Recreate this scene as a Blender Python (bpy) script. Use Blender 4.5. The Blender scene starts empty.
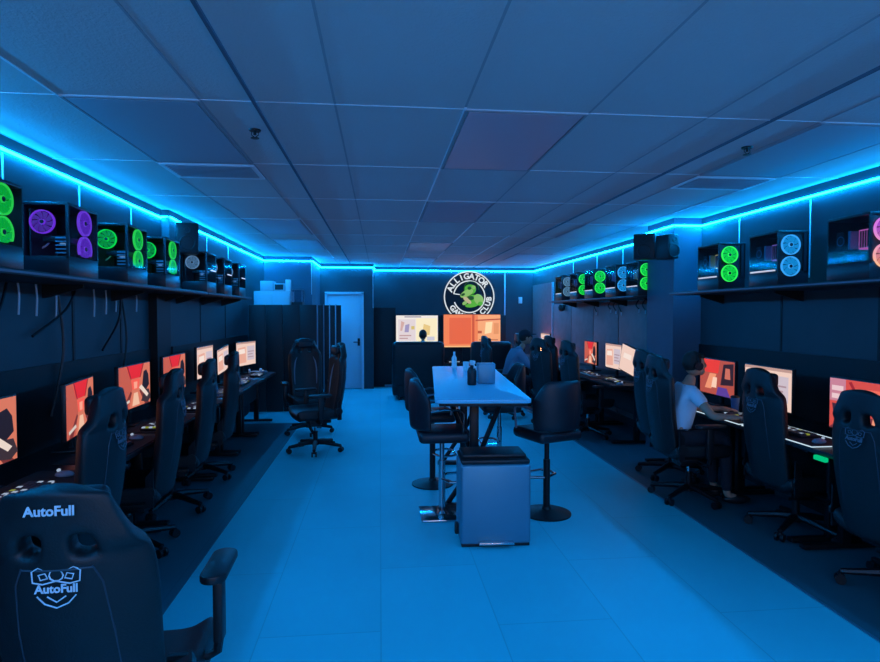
import bpy, bmesh, math, random
from mathutils import Vector, Matrix, Euler
random.seed(7)
PI = math.pi
R = math.radians
S = bpy.context.scene
COL = S.collection

# ------------------------------------------------------------ materials
def s2l(c):
    return tuple((v/12.92 if v <= .04045 else ((v+.055)/1.055)**2.4) for v in c)
def rgb(r, g, b):
    return s2l((r/255., g/255., b/255.)) + (1.,)
MATS = {}
def mat(name, color=(.5, .5, .5, 1), rough=.5, metal=0., noise=0., nscale=20., bump=0., bscale=60., spec=.5, coat=0.):
    if name in MATS: return MATS[name]
    m = bpy.data.materials.new(name); m.use_nodes = True
    nt = m.node_tree; b = nt.nodes['Principled BSDF']
    b.inputs['Base Color'].default_value = color
    b.inputs['Roughness'].default_value = rough
    b.inputs['Metallic'].default_value = metal
    b.inputs['Specular IOR Level'].default_value = spec
    b.inputs['Coat Weight'].default_value = coat
    if noise > 0:
        tc = nt.nodes.new('ShaderNodeTexCoord'); n = nt.nodes.new('ShaderNodeTexNoise')
        n.inputs['Scale'].default_value = nscale; n.inputs['Detail'].default_value = 5
        nt.links.new(tc.outputs['Object'], n.inputs['Vector'])
        r = nt.nodes.new('ShaderNodeValToRGB')
        lo = tuple(max(0, c*(1-noise)) for c in color[:3])+(1,); hi = tuple(min(1, c*(1+noise)) for c in color[:3])+(1,)
        r.color_ramp.elements[0].color = lo; r.color_ramp.elements[1].color = hi
        r.color_ramp.elements[0].position = .3; r.color_ramp.elements[1].position = .7
        nt.links.new(n.outputs['Fac'], r.inputs['Fac']); nt.links.new(r.outputs['Color'], b.inputs['Base Color'])
    if bump > 0:
        tc = nt.nodes.new('ShaderNodeTexCoord'); n = nt.nodes.new('ShaderNodeTexNoise')
        n.inputs['Scale'].default_value = bscale; n.inputs['Detail'].default_value = 4
        nt.links.new(tc.outputs['Object'], n.inputs['Vector'])
        bp = nt.nodes.new('ShaderNodeBump'); bp.inputs['Strength'].default_value = bump; bp.inputs['Distance'].default_value = .01
        nt.links.new(n.outputs['Fac'], bp.inputs['Height']); nt.links.new(bp.outputs['Normal'], b.inputs['Normal'])
    MATS[name] = m
    return m
def emit(name, color, strength=1.):
    if name in MATS: return MATS[name]
    m = bpy.data.materials.new(name); m.use_nodes = True
    nt = m.node_tree; b = nt.nodes['Principled BSDF']
    b.inputs['Base Color'].default_value = (.02, .02, .02, 1); b.inputs['Roughness'].default_value = .4
    b.inputs['Specular IOR Level'].default_value = .12
    b.inputs['Emission Color'].default_value = color; b.inputs['Emission Strength'].default_value = strength
    MATS[name] = m
    return m
def gradient_emit(name, c0, c1, z0, z1, strength):
    if name in MATS: return MATS[name]
    m = emit(name, c0, strength); nt = m.node_tree; b = nt.nodes['Principled BSDF']
    tc = nt.nodes.new('ShaderNodeTexCoord'); sp = nt.nodes.new('ShaderNodeSeparateXYZ'); mr = nt.nodes.new('ShaderNodeMapRange')
    mr.inputs['From Min'].default_value = z0; mr.inputs['From Max'].default_value = z1
    mx = nt.nodes.new('ShaderNodeMix'); mx.data_type = 'RGBA'
    mx.inputs[6].default_value = c0; mx.inputs[7].default_value = c1
    nt.links.new(tc.outputs['Object'], sp.inputs[0]); nt.links.new(sp.outputs['Z'], mr.inputs['Value'])
    nt.links.new(mr.outputs[0], mx.inputs[0]); nt.links.new(mx.outputs[2], b.inputs['Emission Color'])
    return m

LEDC = (.0008, .32, 1., 1)
M_led = emit('led_blue', LEDC, 245.)
M_led2 = emit('led_blue_spill', LEDC, 48.)
M_leddim = mat('white_channel', rgb(215, 222, 230), .45)
M_wall = mat('wall_paint_dark', rgb(46, 66, 72), .6, noise=.08, nscale=3)
M_wallup = mat('wall_paint_slate', rgb(70, 84, 100), .6, noise=.06, nscale=3)
M_blackpanel = mat('black_panel', rgb(14, 15, 18), .55)
M_black = mat('black_plastic', rgb(20, 21, 24), .45)
M_blackm = mat('black_metal', rgb(24, 25, 28), .4, metal=.3)
M_leather = mat('chair_leather', rgb(13, 21, 24), .5, bump=.15, bscale=180)
M_leather2 = mat('chair_leather_inner', rgb(16, 22, 28), .5, bump=.15, bscale=180)
M_trim = mat('chair_trim_grey', rgb(120, 128, 140), .5)
M_logo = mat('embroidery_white', rgb(225, 228, 232), .7)
M_chrome = mat('chrome', rgb(200, 205, 210), .15, metal=1.)
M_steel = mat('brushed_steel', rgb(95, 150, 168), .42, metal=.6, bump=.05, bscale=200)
M_desk = mat('desk_top', rgb(26, 27, 31), .4, bump=.05)
M_pad = mat('mouse_pad_cloth', rgb(22, 24, 28), .8)
M_white = mat('white_plastic', rgb(225, 226, 228), .5)
M_shelfedge = mat('shelf_edge_grey', rgb(120, 112, 122), .6)
M_board = mat('white_board', rgb(190, 196, 204), .6)
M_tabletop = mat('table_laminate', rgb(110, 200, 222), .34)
M_edge = mat('light_edge', rgb(190, 196, 204), .4)
M_skin = mat('skin', rgb(190, 140, 115), .55)
M_hair = mat('hair_dark', rgb(35, 28, 24), .7, bump=.4, bscale=90)
M_shirt = mat('tee_light_blue', rgb(205, 225, 238), .8, bump=.2, bscale=30)
M_shorts = mat('shorts_blue', rgb(70, 105, 150), .8, bump=.2, bscale=30)
M_hoodie = mat('hoodie_blue_grey', rgb(112, 142, 165), .85, bump=.3, bscale=30)
M_pants = mat('pants_dark', rgb(28, 32, 42), .85)
M_shoe = mat('shoe_white', rgb(215, 215, 218), .6)
M_sofa = mat('sofa_black', rgb(18, 19, 22), .5, bump=.1)
M_door = mat('door_white', rgb(215, 220, 228), .5)
M_pinkpanel = mat('wall_board_glow_tint', rgb(158, 118, 118), .6, noise=.1, nscale=8)
M_glassy = None

def glass_mat():
    m = bpy.data.materials.new('smoked_glass'); m.use_nodes = True
    nt = m.node_tree; nt.nodes.clear()
    o = nt.nodes.new('ShaderNodeOutputMaterial'); t = nt.nodes.new('ShaderNodeBsdfTransparent'); g = nt.nodes.new('ShaderNodeBsdfGlossy')
    t.inputs['Color'].default_value = (.75, .78, .82, 1); g.inputs['Roughness'].default_value = .08
    mx = nt.nodes.new('ShaderNodeMixShader'); mx.inputs[0].default_value = .025
    nt.links.new(t.outputs[0], mx.inputs[1]); nt.links.new(g.outputs[0], mx.inputs[2]); nt.links.new(mx.outputs[0], o.inputs[0])
    return m
M_glass = glass_mat()

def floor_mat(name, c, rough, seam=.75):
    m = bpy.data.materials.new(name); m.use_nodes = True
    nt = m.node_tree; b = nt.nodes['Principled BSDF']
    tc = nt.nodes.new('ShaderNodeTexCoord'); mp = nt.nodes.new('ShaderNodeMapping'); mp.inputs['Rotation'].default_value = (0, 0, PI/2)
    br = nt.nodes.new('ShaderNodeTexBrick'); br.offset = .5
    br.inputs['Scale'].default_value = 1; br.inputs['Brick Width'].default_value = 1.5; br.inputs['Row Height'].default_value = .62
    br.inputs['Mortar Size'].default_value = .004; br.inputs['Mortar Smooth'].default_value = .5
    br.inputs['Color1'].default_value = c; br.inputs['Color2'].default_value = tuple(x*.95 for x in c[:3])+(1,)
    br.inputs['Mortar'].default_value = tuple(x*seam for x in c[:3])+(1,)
    n = nt.nodes.new('ShaderNodeTexNoise'); n.inputs['Scale'].default_value = 1.1; n.inputs['Detail'].default_value = 6
    mr = nt.nodes.new('ShaderNodeMapRange'); mr.inputs['To Min'].default_value = .84; mr.inputs['To Max'].default_value = 1.1
    mx = nt.nodes.new('ShaderNodeVectorMath'); mx.operation = 'MULTIPLY'
    nt.links.new(tc.outputs['Object'], mp.inputs['Vector']); nt.links.new(mp.outputs[0], br.inputs['Vector'])
    nt.links.new(tc.outputs['Object'], n.inputs['Vector']); nt.links.new(n.outputs['Fac'], mr.inputs['Value'])
    nt.links.new(br.outputs['Color'], mx.inputs[0]); nt.links.new(mr.outputs[0], mx.inputs[1])
    nt.links.new(mx.outputs[0], b.inputs['Base Color'])
    b.inputs['Roughness'].default_value = rough
    return m
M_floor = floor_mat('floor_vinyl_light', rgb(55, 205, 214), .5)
M_floord = floor_mat('floor_darker', rgb(35, 100, 110), .55)

def ceiling_mat():
    m = mat('ceiling_tile', rgb(214, 202, 200), .9)
    nt = m.node_tree; b = nt.nodes['Principled BSDF']
    tc = nt.nodes.new('ShaderNodeTexCoord')
    n = nt.nodes.new('ShaderNodeTexNoise'); n.inputs['Scale'].default_value = 70; n.inputs['Detail'].default_value = 6
    bp = nt.nodes.new('ShaderNodeBump'); bp.inputs['Strength'].default_value = .5; bp.inputs['Distance'].default_value = .01
    nt.links.new(tc.outputs['Object'], n.inputs['Vector']); nt.links.new(n.outputs['Fac'], bp.inputs['Height']); nt.links.new(bp.outputs['Normal'], b.inputs['Normal'])
    return m
M_ceil = ceiling_mat()
M_tee = mat('ceiling_tee', rgb(236, 234, 238), .4)
M_seam = mat('ceiling_seam_dark', rgb(96, 98, 112), .7)
M_groove = mat('ceiling_groove', rgb(176, 168, 170), .9)
M_diff = mat('light_diffuser_off', rgb(204, 178, 186), .4)
M_diffd = mat('vent_grey', rgb(170, 174, 184), .6)

# ------------------------------------------------------------ mesh builder
class MB:
    def __init__(self): self.bm = bmesh.new(); self.mats = []
    def mi(self, m):
        if m not in self.mats: self.mats.append(m)
        return self.mats.index(m)
    def _set(self, faces, m):
        i = self.mi(m)
        for f in faces: f.material_index = i
    def box(self, c, s, m, rot=None, bev=0., seg=2):
        t = bmesh.new()
        bmesh.ops.create_cube(t, size=1.)
        bmesh.ops.scale(t, vec=s, verts=t.verts)
        if bev > 0: bmesh.ops.bevel(t, geom=list(t.edges), offset=min(bev, min(s)*.49), segments=seg, affect='EDGES', profile=.5)
        M = Matrix.Translation(c)
        if rot is not None: M = M @ Euler(rot).to_matrix().to_4x4()
        bmesh.ops.transform(t, matrix=M, verts=t.verts)
        self.merge(t, m); return self
    def merge(self, t, m):
        vm = {}
        for v in t.verts: vm[v] = self.bm.verts.new(v.co)
        i = self.mi(m)
        for f in t.faces:
            try:
                nf = self.bm.faces.new([vm[v] for v in f.verts]); nf.material_index = i
            except ValueError: pass
        t.free()
    def cyl(self, p0, p1, r0, m, r1=None, seg=16, caps=True):
        p0 = Vector(p0); p1 = Vector(p1); r1 = r0 if r1 is None else r1
        d = p1-p0; L = d.length
        t = bmesh.new()
        bmesh.ops.create_cone(t, cap_ends=caps, segments=seg, radius1=r0, radius2=r1, depth=L)
        q = d.to_track_quat('Z', 'Y')
        bmesh.ops.transform(t, matrix=Matrix.Translation((p0+p1)/2) @ q.to_matrix().to_4x4(), verts=t.verts)
        self.merge(t, m); return self
    def tube(self, pts, r, m, seg=8, closed=False):
        pts = [Vector(p) for p in pts]; n = len(pts); rings = []
        up = None
        for i, p in enumerate(pts):
            if closed: d = (pts[(i+1) % n]-pts[i-1]).normalized()
            else: d = (pts[min(i+1, n-1)]-pts[max(i-1, 0)]).normalized()
            if up is None:
                up = Vector((0, 0, 1)) if abs(d.z) < .9 else Vector((1, 0, 0))
            a = d.cross(up)
            if a.length < 1e-5: a = d.orthogonal()
            a.normalize(); b = a.cross(d).normalized(); up = b
            rr = r[i] if isinstance(r, (list, tuple)) else r
            rings.append([self.bm.verts.new(p+a*math.cos(2*PI*k/seg)*rr+b*math.sin(2*PI*k/seg)*rr) for k in range(seg)])
        fs = []
        for i in range(n if closed else n-1):
            A = rings[i]; B = rings[(i+1) % n]
            for k in range(seg):
                fs.append(self.bm.faces.new((A[k], A[(k+1) % seg], B[(k+1) % seg], B[k])))
        if not closed:
            fs.append(self.bm.faces.new(rings[0][::-1])); fs.append(self.bm.faces.new(rings[-1]))
        self._set(fs, m); return self
    def prism(self, pts, h, m, M=None, bev=0):
        """pts in the local XY plane, extruded 0..h along local Z, placed by matrix M"""
        t = bmesh.new()
        vs = [t.verts.new((p[0], p[1], 0)) for p in pts]
        f = t.faces.new(vs)
        r = bmesh.ops.extrude_face_region(t, geom=[f])
        bmesh.ops.translate(t, vec=(0, 0, h), verts=[v for v in r['geom'] if isinstance(v, bmesh.types.BMVert)])
        bmesh.ops.recalc_face_normals(t, faces=t.faces)
        if bev > 0: bmesh.ops.bevel(t, geom=list(t.edges), offset=bev, segments=2, affect='EDGES', profile=.5)
        if M is not None: bmesh.ops.transform(t, matrix=M, verts=t.verts)
        self.merge(t, m); return self
    def lathe(self, prof, m, c=(0, 0, 0), seg=24):
        c = Vector(c); rings = []
        for (r, z) in prof:
            rings.append([self.bm.verts.new(c+Vector((r*math.cos(2*PI*k/seg), r*math.sin(2*PI*k/seg), z))) for k in range(seg)] if r > 1e-6 else [self.bm.verts.new(c+Vector((0, 0, z)))])
        fs = []
        for A, B in zip(rings, rings[1:]):
            for k in range(seg):
                if len(A) == 1 and len(B) == 1: continue
                if len(A) == 1: fs.append(self.bm.faces.new((A[0], B[(k+1) % seg], B[k])))
                elif len(B) == 1: fs.append(self.bm.faces.new((A[k], A[(k+1) % seg], B[0])))
                else: fs.append(self.bm.faces.new((A[k], A[(k+1) % seg], B[(k+1) % seg], B[k])))
        self._set(fs, m); return self
    def ell(self, c, r, m, rot=None, seg=16, rings=10):
        t = bmesh.new(); bmesh.ops.create_uvsphere(t, u_segments=seg, v_segments=rings, radius=1.)
        bmesh.ops.scale(t, vec=r, verts=t.verts)
        M = Matrix.Translation(c)
        if rot is not None: M = M @ Euler(rot).to_matrix().to_4x4()
        bmesh.ops.transform(t, matrix=M, verts=t.verts); self.merge(t, m); return self
    def mesh(self, me, m, M=None):
        t = bmesh.new(); t.from_mesh(me)
        if M is not None: bmesh.ops.transform(t, matrix=M, verts=t.verts)
        self.merge(t, m); return self
    def torus(self, c, R_, r, m, axis='Z', seg=32, a0=0, a1=2*PI, rs=8):
        closed = abs(a1-a0-2*PI) < 1e-6
        n = seg if closed else seg+1
        P = []
        for i in range(n):
            a = a0+(a1-a0)*i/seg; u, v = R_*math.cos(a), R_*math.sin(a)
            P.append(Vector(c)+(Vector((u, v, 0)) if axis == 'Z' else Vector((u, 0, v)) if axis == 'Y' else Vector((0, u, v))))
        return self.tube(P, r, m, rs, closed)
    def build(self, name, parent=None, loc=None, rot=None, smooth=35):
        me = bpy.data.meshes.new(name)
        bmesh.ops.recalc_face_normals(self.bm, faces=self.bm.faces)
        self.bm.to_mesh(me); self.bm.free()
        for m in self.mats: me.materials.append(m)
        if smooth:
            for p in me.polygons: p.use_smooth = True
            me.set_sharp_from_angle(angle=R(smooth))
        return link(name, me, parent, loc, rot)
def link(name, me, parent=None, loc=None, rot=None):
    o = bpy.data.objects.new(name, me); COL.objects.link(o)
    if parent is not None: o.parent = parent
    if loc is not None: o.location = loc
    if rot is not None: o.rotation_euler = rot
    return o
def tag(o, label=None, cat=None, group=None, kind=None):
    if label: o['label'] = label
    if cat: o['category'] = cat
    if group: o['group'] = group
    if kind: o['kind'] = kind
    return o
def thing(name, label, cat, loc=(0, 0, 0), rz=0., group=None):
    o = bpy.data.objects.new(name, None); COL.objects.link(o); o.location = loc; o.rotation_euler = (0, 0, rz); o.empty_display_size = .1
    return tag(o, label, cat, group)
def struct(o): o['kind'] = 'structure'; return o
def dup(o, loc, rz=0., label=None, group=None):
    def cp(x, par):
        c = x.copy(); COL.objects.link(c)
        if par is not None: c.parent = par
        for ch in list(x.children): cp(ch, c)
        return c
    r = cp(o, None); r.location = loc; r.rotation_euler = (0, 0, rz)
    if label: r['label'] = label
    if group: r['group'] = group
    return r
def text_mesh(s, size, depth=.002, bold=0.):
    cu = bpy.data.curves.new('lettering', 'FONT'); cu.body = s; cu.size = size; cu.extrude = depth; cu.align_x = 'CENTER'; cu.align_y = 'CENTER'; cu.offset = bold
    cu.resolution_u = 3
    ob = bpy.data.objects.new('lettering', cu); COL.objects.link(ob)
    me = bpy.data.meshes.new_from_object(ob); bpy.data.objects.remove(ob); bpy.data.curves.remove(cu)
    return me
def baked(mb_bm, mods):
    """apply modifiers given as callable(obj) and return a mesh"""
    me = bpy.data.meshes.new('tmp'); mb_bm.to_mesh(me); mb_bm.free()
    ob = bpy.data.objects.new('tmp', me); COL.objects.link(ob); mods(ob)
    dg = bpy.context.evaluated_depsgraph_get(); dg.update()
    out = bpy.data.meshes.new_from_object(ob.evaluated_get(dg)); bpy.data.objects.remove(ob); bpy.data.meshes.remove(me)
    return out

# ------------------------------------------------------------ camera
CAMH = 1.65
cam = bpy.data.cameras.new('camera'); co = bpy.data.objects.new('camera', cam); COL.objects.link(co)
cam.sensor_width = 36; cam.lens = 585/880*36; cam.clip_start = .05
yaw = math.atan(60/585); pit = math.atan(18/585)
co.location = (0, 0, CAMH); co.rotation_euler = (PI/2-pit, 0, -yaw)
S.camera = co

# ------------------------------------------------------------ room shell
ZC = 2.72; ZL = 2.63; KC = 1.049
XL, XLP, XR, XCOL = -2.25, -2.17, 3.62, 3.29
YB, YD, YF = -2.4, 12.8, 13.6
def sbox(name, x0, x1, y0, y1, z0, z1, m, kind='structure', **k):
    b = MB().box(((x0+x1)/2, (y0+y1)/2, (z0+z1)/2), (x1-x0, y1-y0, z1-z0), m, **k)
    o = b.build(name)
    if kind: o['kind'] = kind
    return o
T = .12
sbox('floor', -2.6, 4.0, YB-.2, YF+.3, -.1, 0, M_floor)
# floor colour made darker in strips along the desks
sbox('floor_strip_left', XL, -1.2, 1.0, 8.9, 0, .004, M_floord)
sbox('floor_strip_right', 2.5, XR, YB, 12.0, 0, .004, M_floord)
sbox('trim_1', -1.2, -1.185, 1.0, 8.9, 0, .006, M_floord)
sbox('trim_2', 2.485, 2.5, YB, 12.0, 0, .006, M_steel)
# walls
sbox('wall_left', XL-T, XL, YB, 6.35, 0, ZC, M_wall)
sbox('wall_left_far', XL-T, XLP, 6.35, 11.3, 0, ZC, M_wall)
sbox('wall_back_corner', XLP-.2, -1.28, 11.3, YF+.2, 0, ZC, M_wallup)
b = MB()   # wall with the doorway
dx0, dx1, dz = -1.17, -.36, 2.08
b.box(((-1.28+dx0)/2, YD+.06, ZC/2), (dx0+1.28, T, ZC), M_wall)
b.box(((-.14+dx1)/2, YD+.06, ZC/2), (-.14-dx1, T, ZC), M_wall)
b.box(((dx0+dx1)/2, YD+.06, (ZC+dz)/2), (dx1-dx0, T, ZC-dz), M_wall)
struct(b.build('wall_door'))
sbox('wall_far', -.14, XR+T, YF, YF+T, 0, ZC, M_wall)
sbox('wall_far_return', -.14-T, -.14, YD+.12, YF+T, 0, ZC, M_wall)
sbox('wall_right', XR, XR+T, YB, YF, 0, ZC, M_wall)
sbox('wall_column_right', XCOL, XR, 6.3, 6.95, 0, ZC, M_wallup)
sbox('wall_behind', XL-T, XR+T, YB-T, YB, 0, ZC, M_wall)
# black backing boards on the wall behind the desks
sbox('trim_3', XL, XL+.02, 1.6, 6.35, .0, 1.3, M_blackpanel)
sbox('trim_4', XLP, XLP+.02, 6.35, 9.8, .0, 1.3, M_blackpanel)
sbox('trim_5', XR-.02, XR, 1.0, 6.3, .0, 1.3, M_blackpanel)
# dark pilaster strip under the shelf, left
sbox('wall_pilaster_left', XL, XLP, 5.98, 6.35, 0, 1.84, M_blackpanel)
# far right wall boards, colour warmed for the pinkish glow on them
b = MB(); ys = [6.86, 7.5, 8.55, 9.6, 10.75, 11.9]
for i in range(5):
    b.box((XR-.012, (ys[i]+ys[i+1])/2, .98), (.024, ys[i+1]-ys[i]-.03, 1.7), M_pinkpanel, bev=.004)
struct(b.build('trim_6'))
sbox('trim_7', XR-.04, XR, 11.93, 11.98, 0, 2.3, M_edge)
sbox('trim_8', XR-.012, XR, 12.0, YF, .1, 2.3, M_pinkpanel)  # wall strip tinted for the orange glow that falls on it
# seams on the left wall under the shelf
for i, y in enumerate((3.35, 4.55, 5.35, 7.35, 8.5)):
    xx = XL if y < 6.35 else XLP
    sbox('trim_%d' % (20+i), xx, xx+.006, y, y+.03, 1.3, 1.84, M_blackpanel)
for i, y in enumerate((3.9, 4.95)):
    sbox('trim_%d' % (30+i), XR-.006, XR, y, y+.02, 1.3, 1.84, M_blackpanel)
# door
d = struct(MB().box(((dx0+dx1)/2, YD+.05, dz/2), (dx1-dx0-.06, .045, dz-.02), M_door, bev=.004).build('door_1'))
b = MB(); b.cyl((dx1-.1, YD+.03, 1.02), (dx1-.1, YD-.02, 1.02), .02, M_blackm); b.box((dx1-.15, YD-.03, 1.02), (.13, .018, .02), M_blackm, bev=.005)
b.box((dx1-.1, YD+.02, 1.02), (.05, .01, .16), M_blackm)
b.build('door_handle', d)
b = MB()
b.box((dx0+.015, YD-.01, dz/2), (.05, .03, dz), M_door); b.box((dx1-.015, YD-.01, dz/2), (.05, .03, dz), M_door); b.box(((dx0+dx1)/2, YD-.01, dz), (dx1-dx0+.02, .03, .05), M_door)
struct(b.build('trim_9'))
# emissive window added behind the camera to grey the near ceiling's light
M_addedglow = emit('added_window_glow', (1., .84, .95, 1), 2.8)
w = MB().box((.6, YB+.01, 1.75), (3.2, .01, 1.0), M_addedglow).build('added_window'); struct(w)
b = MB()
for z in (1.23, 2.27): b.box((.6, YB+.02, z), (3.3, .05, .05), M_blackm)
for x in (-1.02, .06, 1.14, 2.22): b.box((x, YB+.02, 1.75), (.05, .05, 1.0), M_blackm)
b.build('added_window_frame', w)

# ceiling
sbox('ceiling', -2.6, 4.0, YB-.2, YF+.3, ZC, ZC+.1, M_ceil)
c = .64*KC; x0 = .425*KC; rows = [(2.93+1.2*k)*KC for k in range(-4, 9)]
cols = [x0+c*k for k in range(-4, 5)]
b = MB()
for x in cols:
    b.box((x, 5.5, ZC-.0005), (.012, 16, .003), M_groove)
struct(b.build('trim_10'))
b = MB()
for y in rows: b.box((.7, y, ZC-.001), (6.2, .008, .004), M_tee)
struct(b.build('trim_11'))
b = MB()
for x in (-.6, 2.06):
    b.box((x*KC, 5.5, ZC-.006), (.016, 16, .012), M_seam)
struct(b.build('trim_12'))
b = MB()  # highlights along the grid bars, put in as paler runs
for (x, ya, yb) in ((-1.495, 1.7, 4.6), (.425, 2.9, 13.4), (1.06, 6.4, 13.4), (2.98, 2.9, 6.4), (-.85, 6.4, 11), (1.7, 7.6, 13.3), (2.98, 8, 12)):
    b.box((x*KC, (ya+yb)/2*KC, ZC-.003), (.012, (yb-ya)*KC, .006), M_tee)
struct(b.build('trim_13'))
# ceiling light panels (switched off)
def ceil_light(x, y, L, label, mm=M_diff):
    y *= KC; L *= KC
    t = thing('ceiling_light', label, 'ceiling light', (x, y, ZC), 0, 'switched off ceiling lights')
    MB().box((0, 0, -.006), (c-.05, L-.05, .006), mm).build('diffuser', t)
    f = MB()
    for s in (-1, 1):
        f.box((s*(c/2-.008), 0, -.004), (.014, L-.01, .008), M_groove)
        f.box((0, s*(L/2-.008), -.004), (c-.03, .014, .008), M_groove)
    f.build('frame', t)
h = c/2
ceil_light(x0+h, 3.53, 1.2, 'light panel in the ceiling nearest the camera, between the two long seams')
ceil_light(x0-3*c+h, 3.53, 1.2, 'bluish light panel in the near left part of the ceiling', M_diffd)
ceil_light(x0+3*c+h, 3.53, 1.2, 'bluish light panel in the near right part of the ceiling', M_diffd)
ceil_light(x0+h, 5.93, 1.2, 'second panel of the middle ceiling row, above the bar table', M_diffd)
ceil_light(x0+h, 9.0, 1.1, 'third panel of the middle ceiling row, pale')
ceil_light(x0+h, 11.3, 1.1, 'last panel of the middle ceiling row, before the far wall')
ceil_light(x0-3*c+h, 7.13, 1.2, 'panel on the left side of the ceiling above the empty chairs')
ceil_light(x0-3*c+h, 8.9, 1.2, 'farthest panel on the left side of the ceiling')
ceil_light(x0+3*c+h, 7.13, 1.2, 'panel on the right side of the ceiling near the column speaker')
ceil_light(x0+3*c+h, 10.5, 1.2, 'farthest panel on the right side of the ceiling')
for x, lab in ((x0-3*c+h, 'narrow return air grille beyond the near left light panel'), (x0+3*c+h, 'narrow return air grille beyond the near right light panel')):
    t = thing('air_grille', lab, 'air vent', (x, 4.37*KC, ZC), 0, 'ceiling air grilles')
    f = MB()
    for s in (-1, 1):
        f.box((s*(c/2-.02), 0, -.006), (.03, .42, .012), M_tee); f.box((0, s*.2, -.006), (c-.07, .03, .012), M_tee)
    f.build('frame', t)
    f = MB()
    for k in range(9): f.box((0, -.16+.04*k, -.008), (c-.08, .03, .004), M_diffd, rot=(.4, 0, 0))
    f.build('slats', t)
for (x, y), lab in (((-.69, 3.38), 'small dark sprinkler head left of the ceiling middle'), ((2.25, 3.42), 'small dark sprinkler head right of the ceiling middle')):
    t = thing('sprinkler_head', lab, 'sprinkler', (x*KC, y*KC, ZC), 0, 'ceiling sprinklers')
    MB().lathe([(0, 0), (.035, 0), (.033, -.008), (0, -.008)], M_blackm).build('escutcheon', t)
    f = MB(); f.cyl((0, 0, -.008), (0, 0, -.03), .009, M_blackm); f.tube([(-.018, 0, -.01), (-.02, 0, -.03), (0, 0, -.045), (.02, 0, -.03), (.018, 0, -.01)], .003, M_blackm)
    f.lathe([(0, -.047), (.025, -.047), (.024, -.05), (0, -.05)], M_blackm); f.build('nozzle', t)

# LED tape along the top of the walls
def led(name, pts, label, w=.012):
    """a slim corner profile on the wall; its lit face looks into the room and down"""
    t = thing(name, label, 'led strip', pts[0], 0, 'blue led tape along the ceiling edge')
    o = Vector(pts[0]); hb = MB(); lb = MB()
    for p, q in zip(pts, pts[1:]):
        p = Vector(p)-o; q = Vector(q)-o; d = (q-p).normalized(); n = Vector((-d.y, d.x, 0)).normalized()
        if n.dot(Vector((.7, 6, ZL))-o-(p+q)/2) < 0: n = -n
        up = Vector((0, 0, 1)); p = p-d*.006; q = q+d*.006
        A = -n*.009+up*(w*.6); B = n*(w*.75)+up*(w*.6); C_ = -n*.009-up*(w*.6)
        ring = [A, B, C_]
        P = [hb.bm.verts.new(p+v) for v in ring]; Q = [hb.bm.verts.new(q+v) for v in ring]
        hb._set([hb.bm.faces.new(P), hb.bm.faces.new(Q[::-1])]+[hb.bm.faces.new((P[a], P[(a+1) % 3], Q[(a+1) % 3], Q[a])) for a in range(3)], M_leddim)
        off = (n*.7-up*.7)*.0012; B2 = B+off-(B-C_)*.08; C2 = C_+off+(B-C_)*.08
        v = [lb.bm.verts.new(x) for x in (p+B2, p+C2, q+C2, q+B2)]
        lb._set([lb.bm.faces.new(v)], M_led)
        D = [hb2+up*.0012 for hb2 in (A+n*.002, B)]
        v = [lb.bm.verts.new(x) for x in (p+D[0], p+D[1], q+D[1], q+D[0])]
        lb._set([lb.bm.faces.new(v)], M_led2)
    hb.build('profile', t, smooth=0); lb.build('light', t, smooth=0)
    return t
e = .010
led('led_strip', [(XL+e, YB+.05, ZL), (XL+e, 6.33, ZL)], 'glowing blue tape along the top of the left wall, nearest half')
led('led_strip', [(XL+e, 6.34, ZL+.012), (XLP+e, 6.36, ZL+.012), (XLP+e, 6.7, ZL), (XLP+e, 11.28, ZL), (-1.27, 11.29, ZL)], 'glowing blue tape on the left wall from the bump to the far corner')
led('led_strip', [(-1.265, 11.3, ZL), (-1.265, YD-.02, ZL), (-.15, YD-.02, ZL)], 'glowing blue tape above the white door')
led('led_strip', [(-.125, YD+.02, ZL), (-.125, YF-.02, ZL), (XR-.02, YF-.015, ZL)], 'glowing blue tape along the far wall over the round sign')
led('led_strip', [(XR-e, YF-.03, ZL), (XR-e, 6.97, ZL)], 'glowing blue tape on the far right wall beyond the column')
led('led_strip', [(XCOL-e, 6.96, ZL), (XCOL-e, 6.29, ZL), (XR-e, 6.285, ZL)], 'glowing blue tape bending round the right column')
led('led_strip', [(XR-e, 6.27, ZL), (XR-e, YB+.05, ZL)], 'glowing blue tape along the near right wall')
led('led_strip', [(XL+.03, YB+.015, ZL), (XR-.03, YB+.015, ZL)], 'blue tape along the wall behind the camera')
# white cable channels running down from the tape
def channel(x, y, z0, z1, label, w=.010):
    b = MB().box((x, y, (z0+z1)/2), (w, w, z1-z0), M_leddim, bev=.003)
    return tag(b.build('cable_channel'), label, 'cable channel', 'white cable channels on the walls')
n = ['nearest', 'second', 'third', 'fourth', 'fifth', 'sixth', 'seventh']
for i, (x, y) in enumerate(((XL+.005, 3.78), (XL+.005, 4.68), (XL+.005, 5.6), (XLP+.005, 7.65), (XLP+.005, 8.7))):
    channel(x, y, 1.89, ZL-.02, 'white channel running down the left wall behind the shelf, %s from the camera' % n[i])
for i, y in enumerate((3.75, 4.62, 5.6, 7.55, 8.45, 9.5, 10.7)):
    channel(XR-.005, y, 1.95, ZL-.02, 'white channel running down the right wall behind the shelf, %s from the camera' % n[i])
channel(-1.288, 11.294, 2.0, ZL-.02, 'white channel on the wall corner beside the white door')
channel(-.15, YD-.005, 1.76, ZL-.02, 'white channel dropping to the black divider right of the door')
channel(2.93, YF-.015, 1.0, ZL-.02, 'white channel on the far wall right of the round sign', .03)

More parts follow.
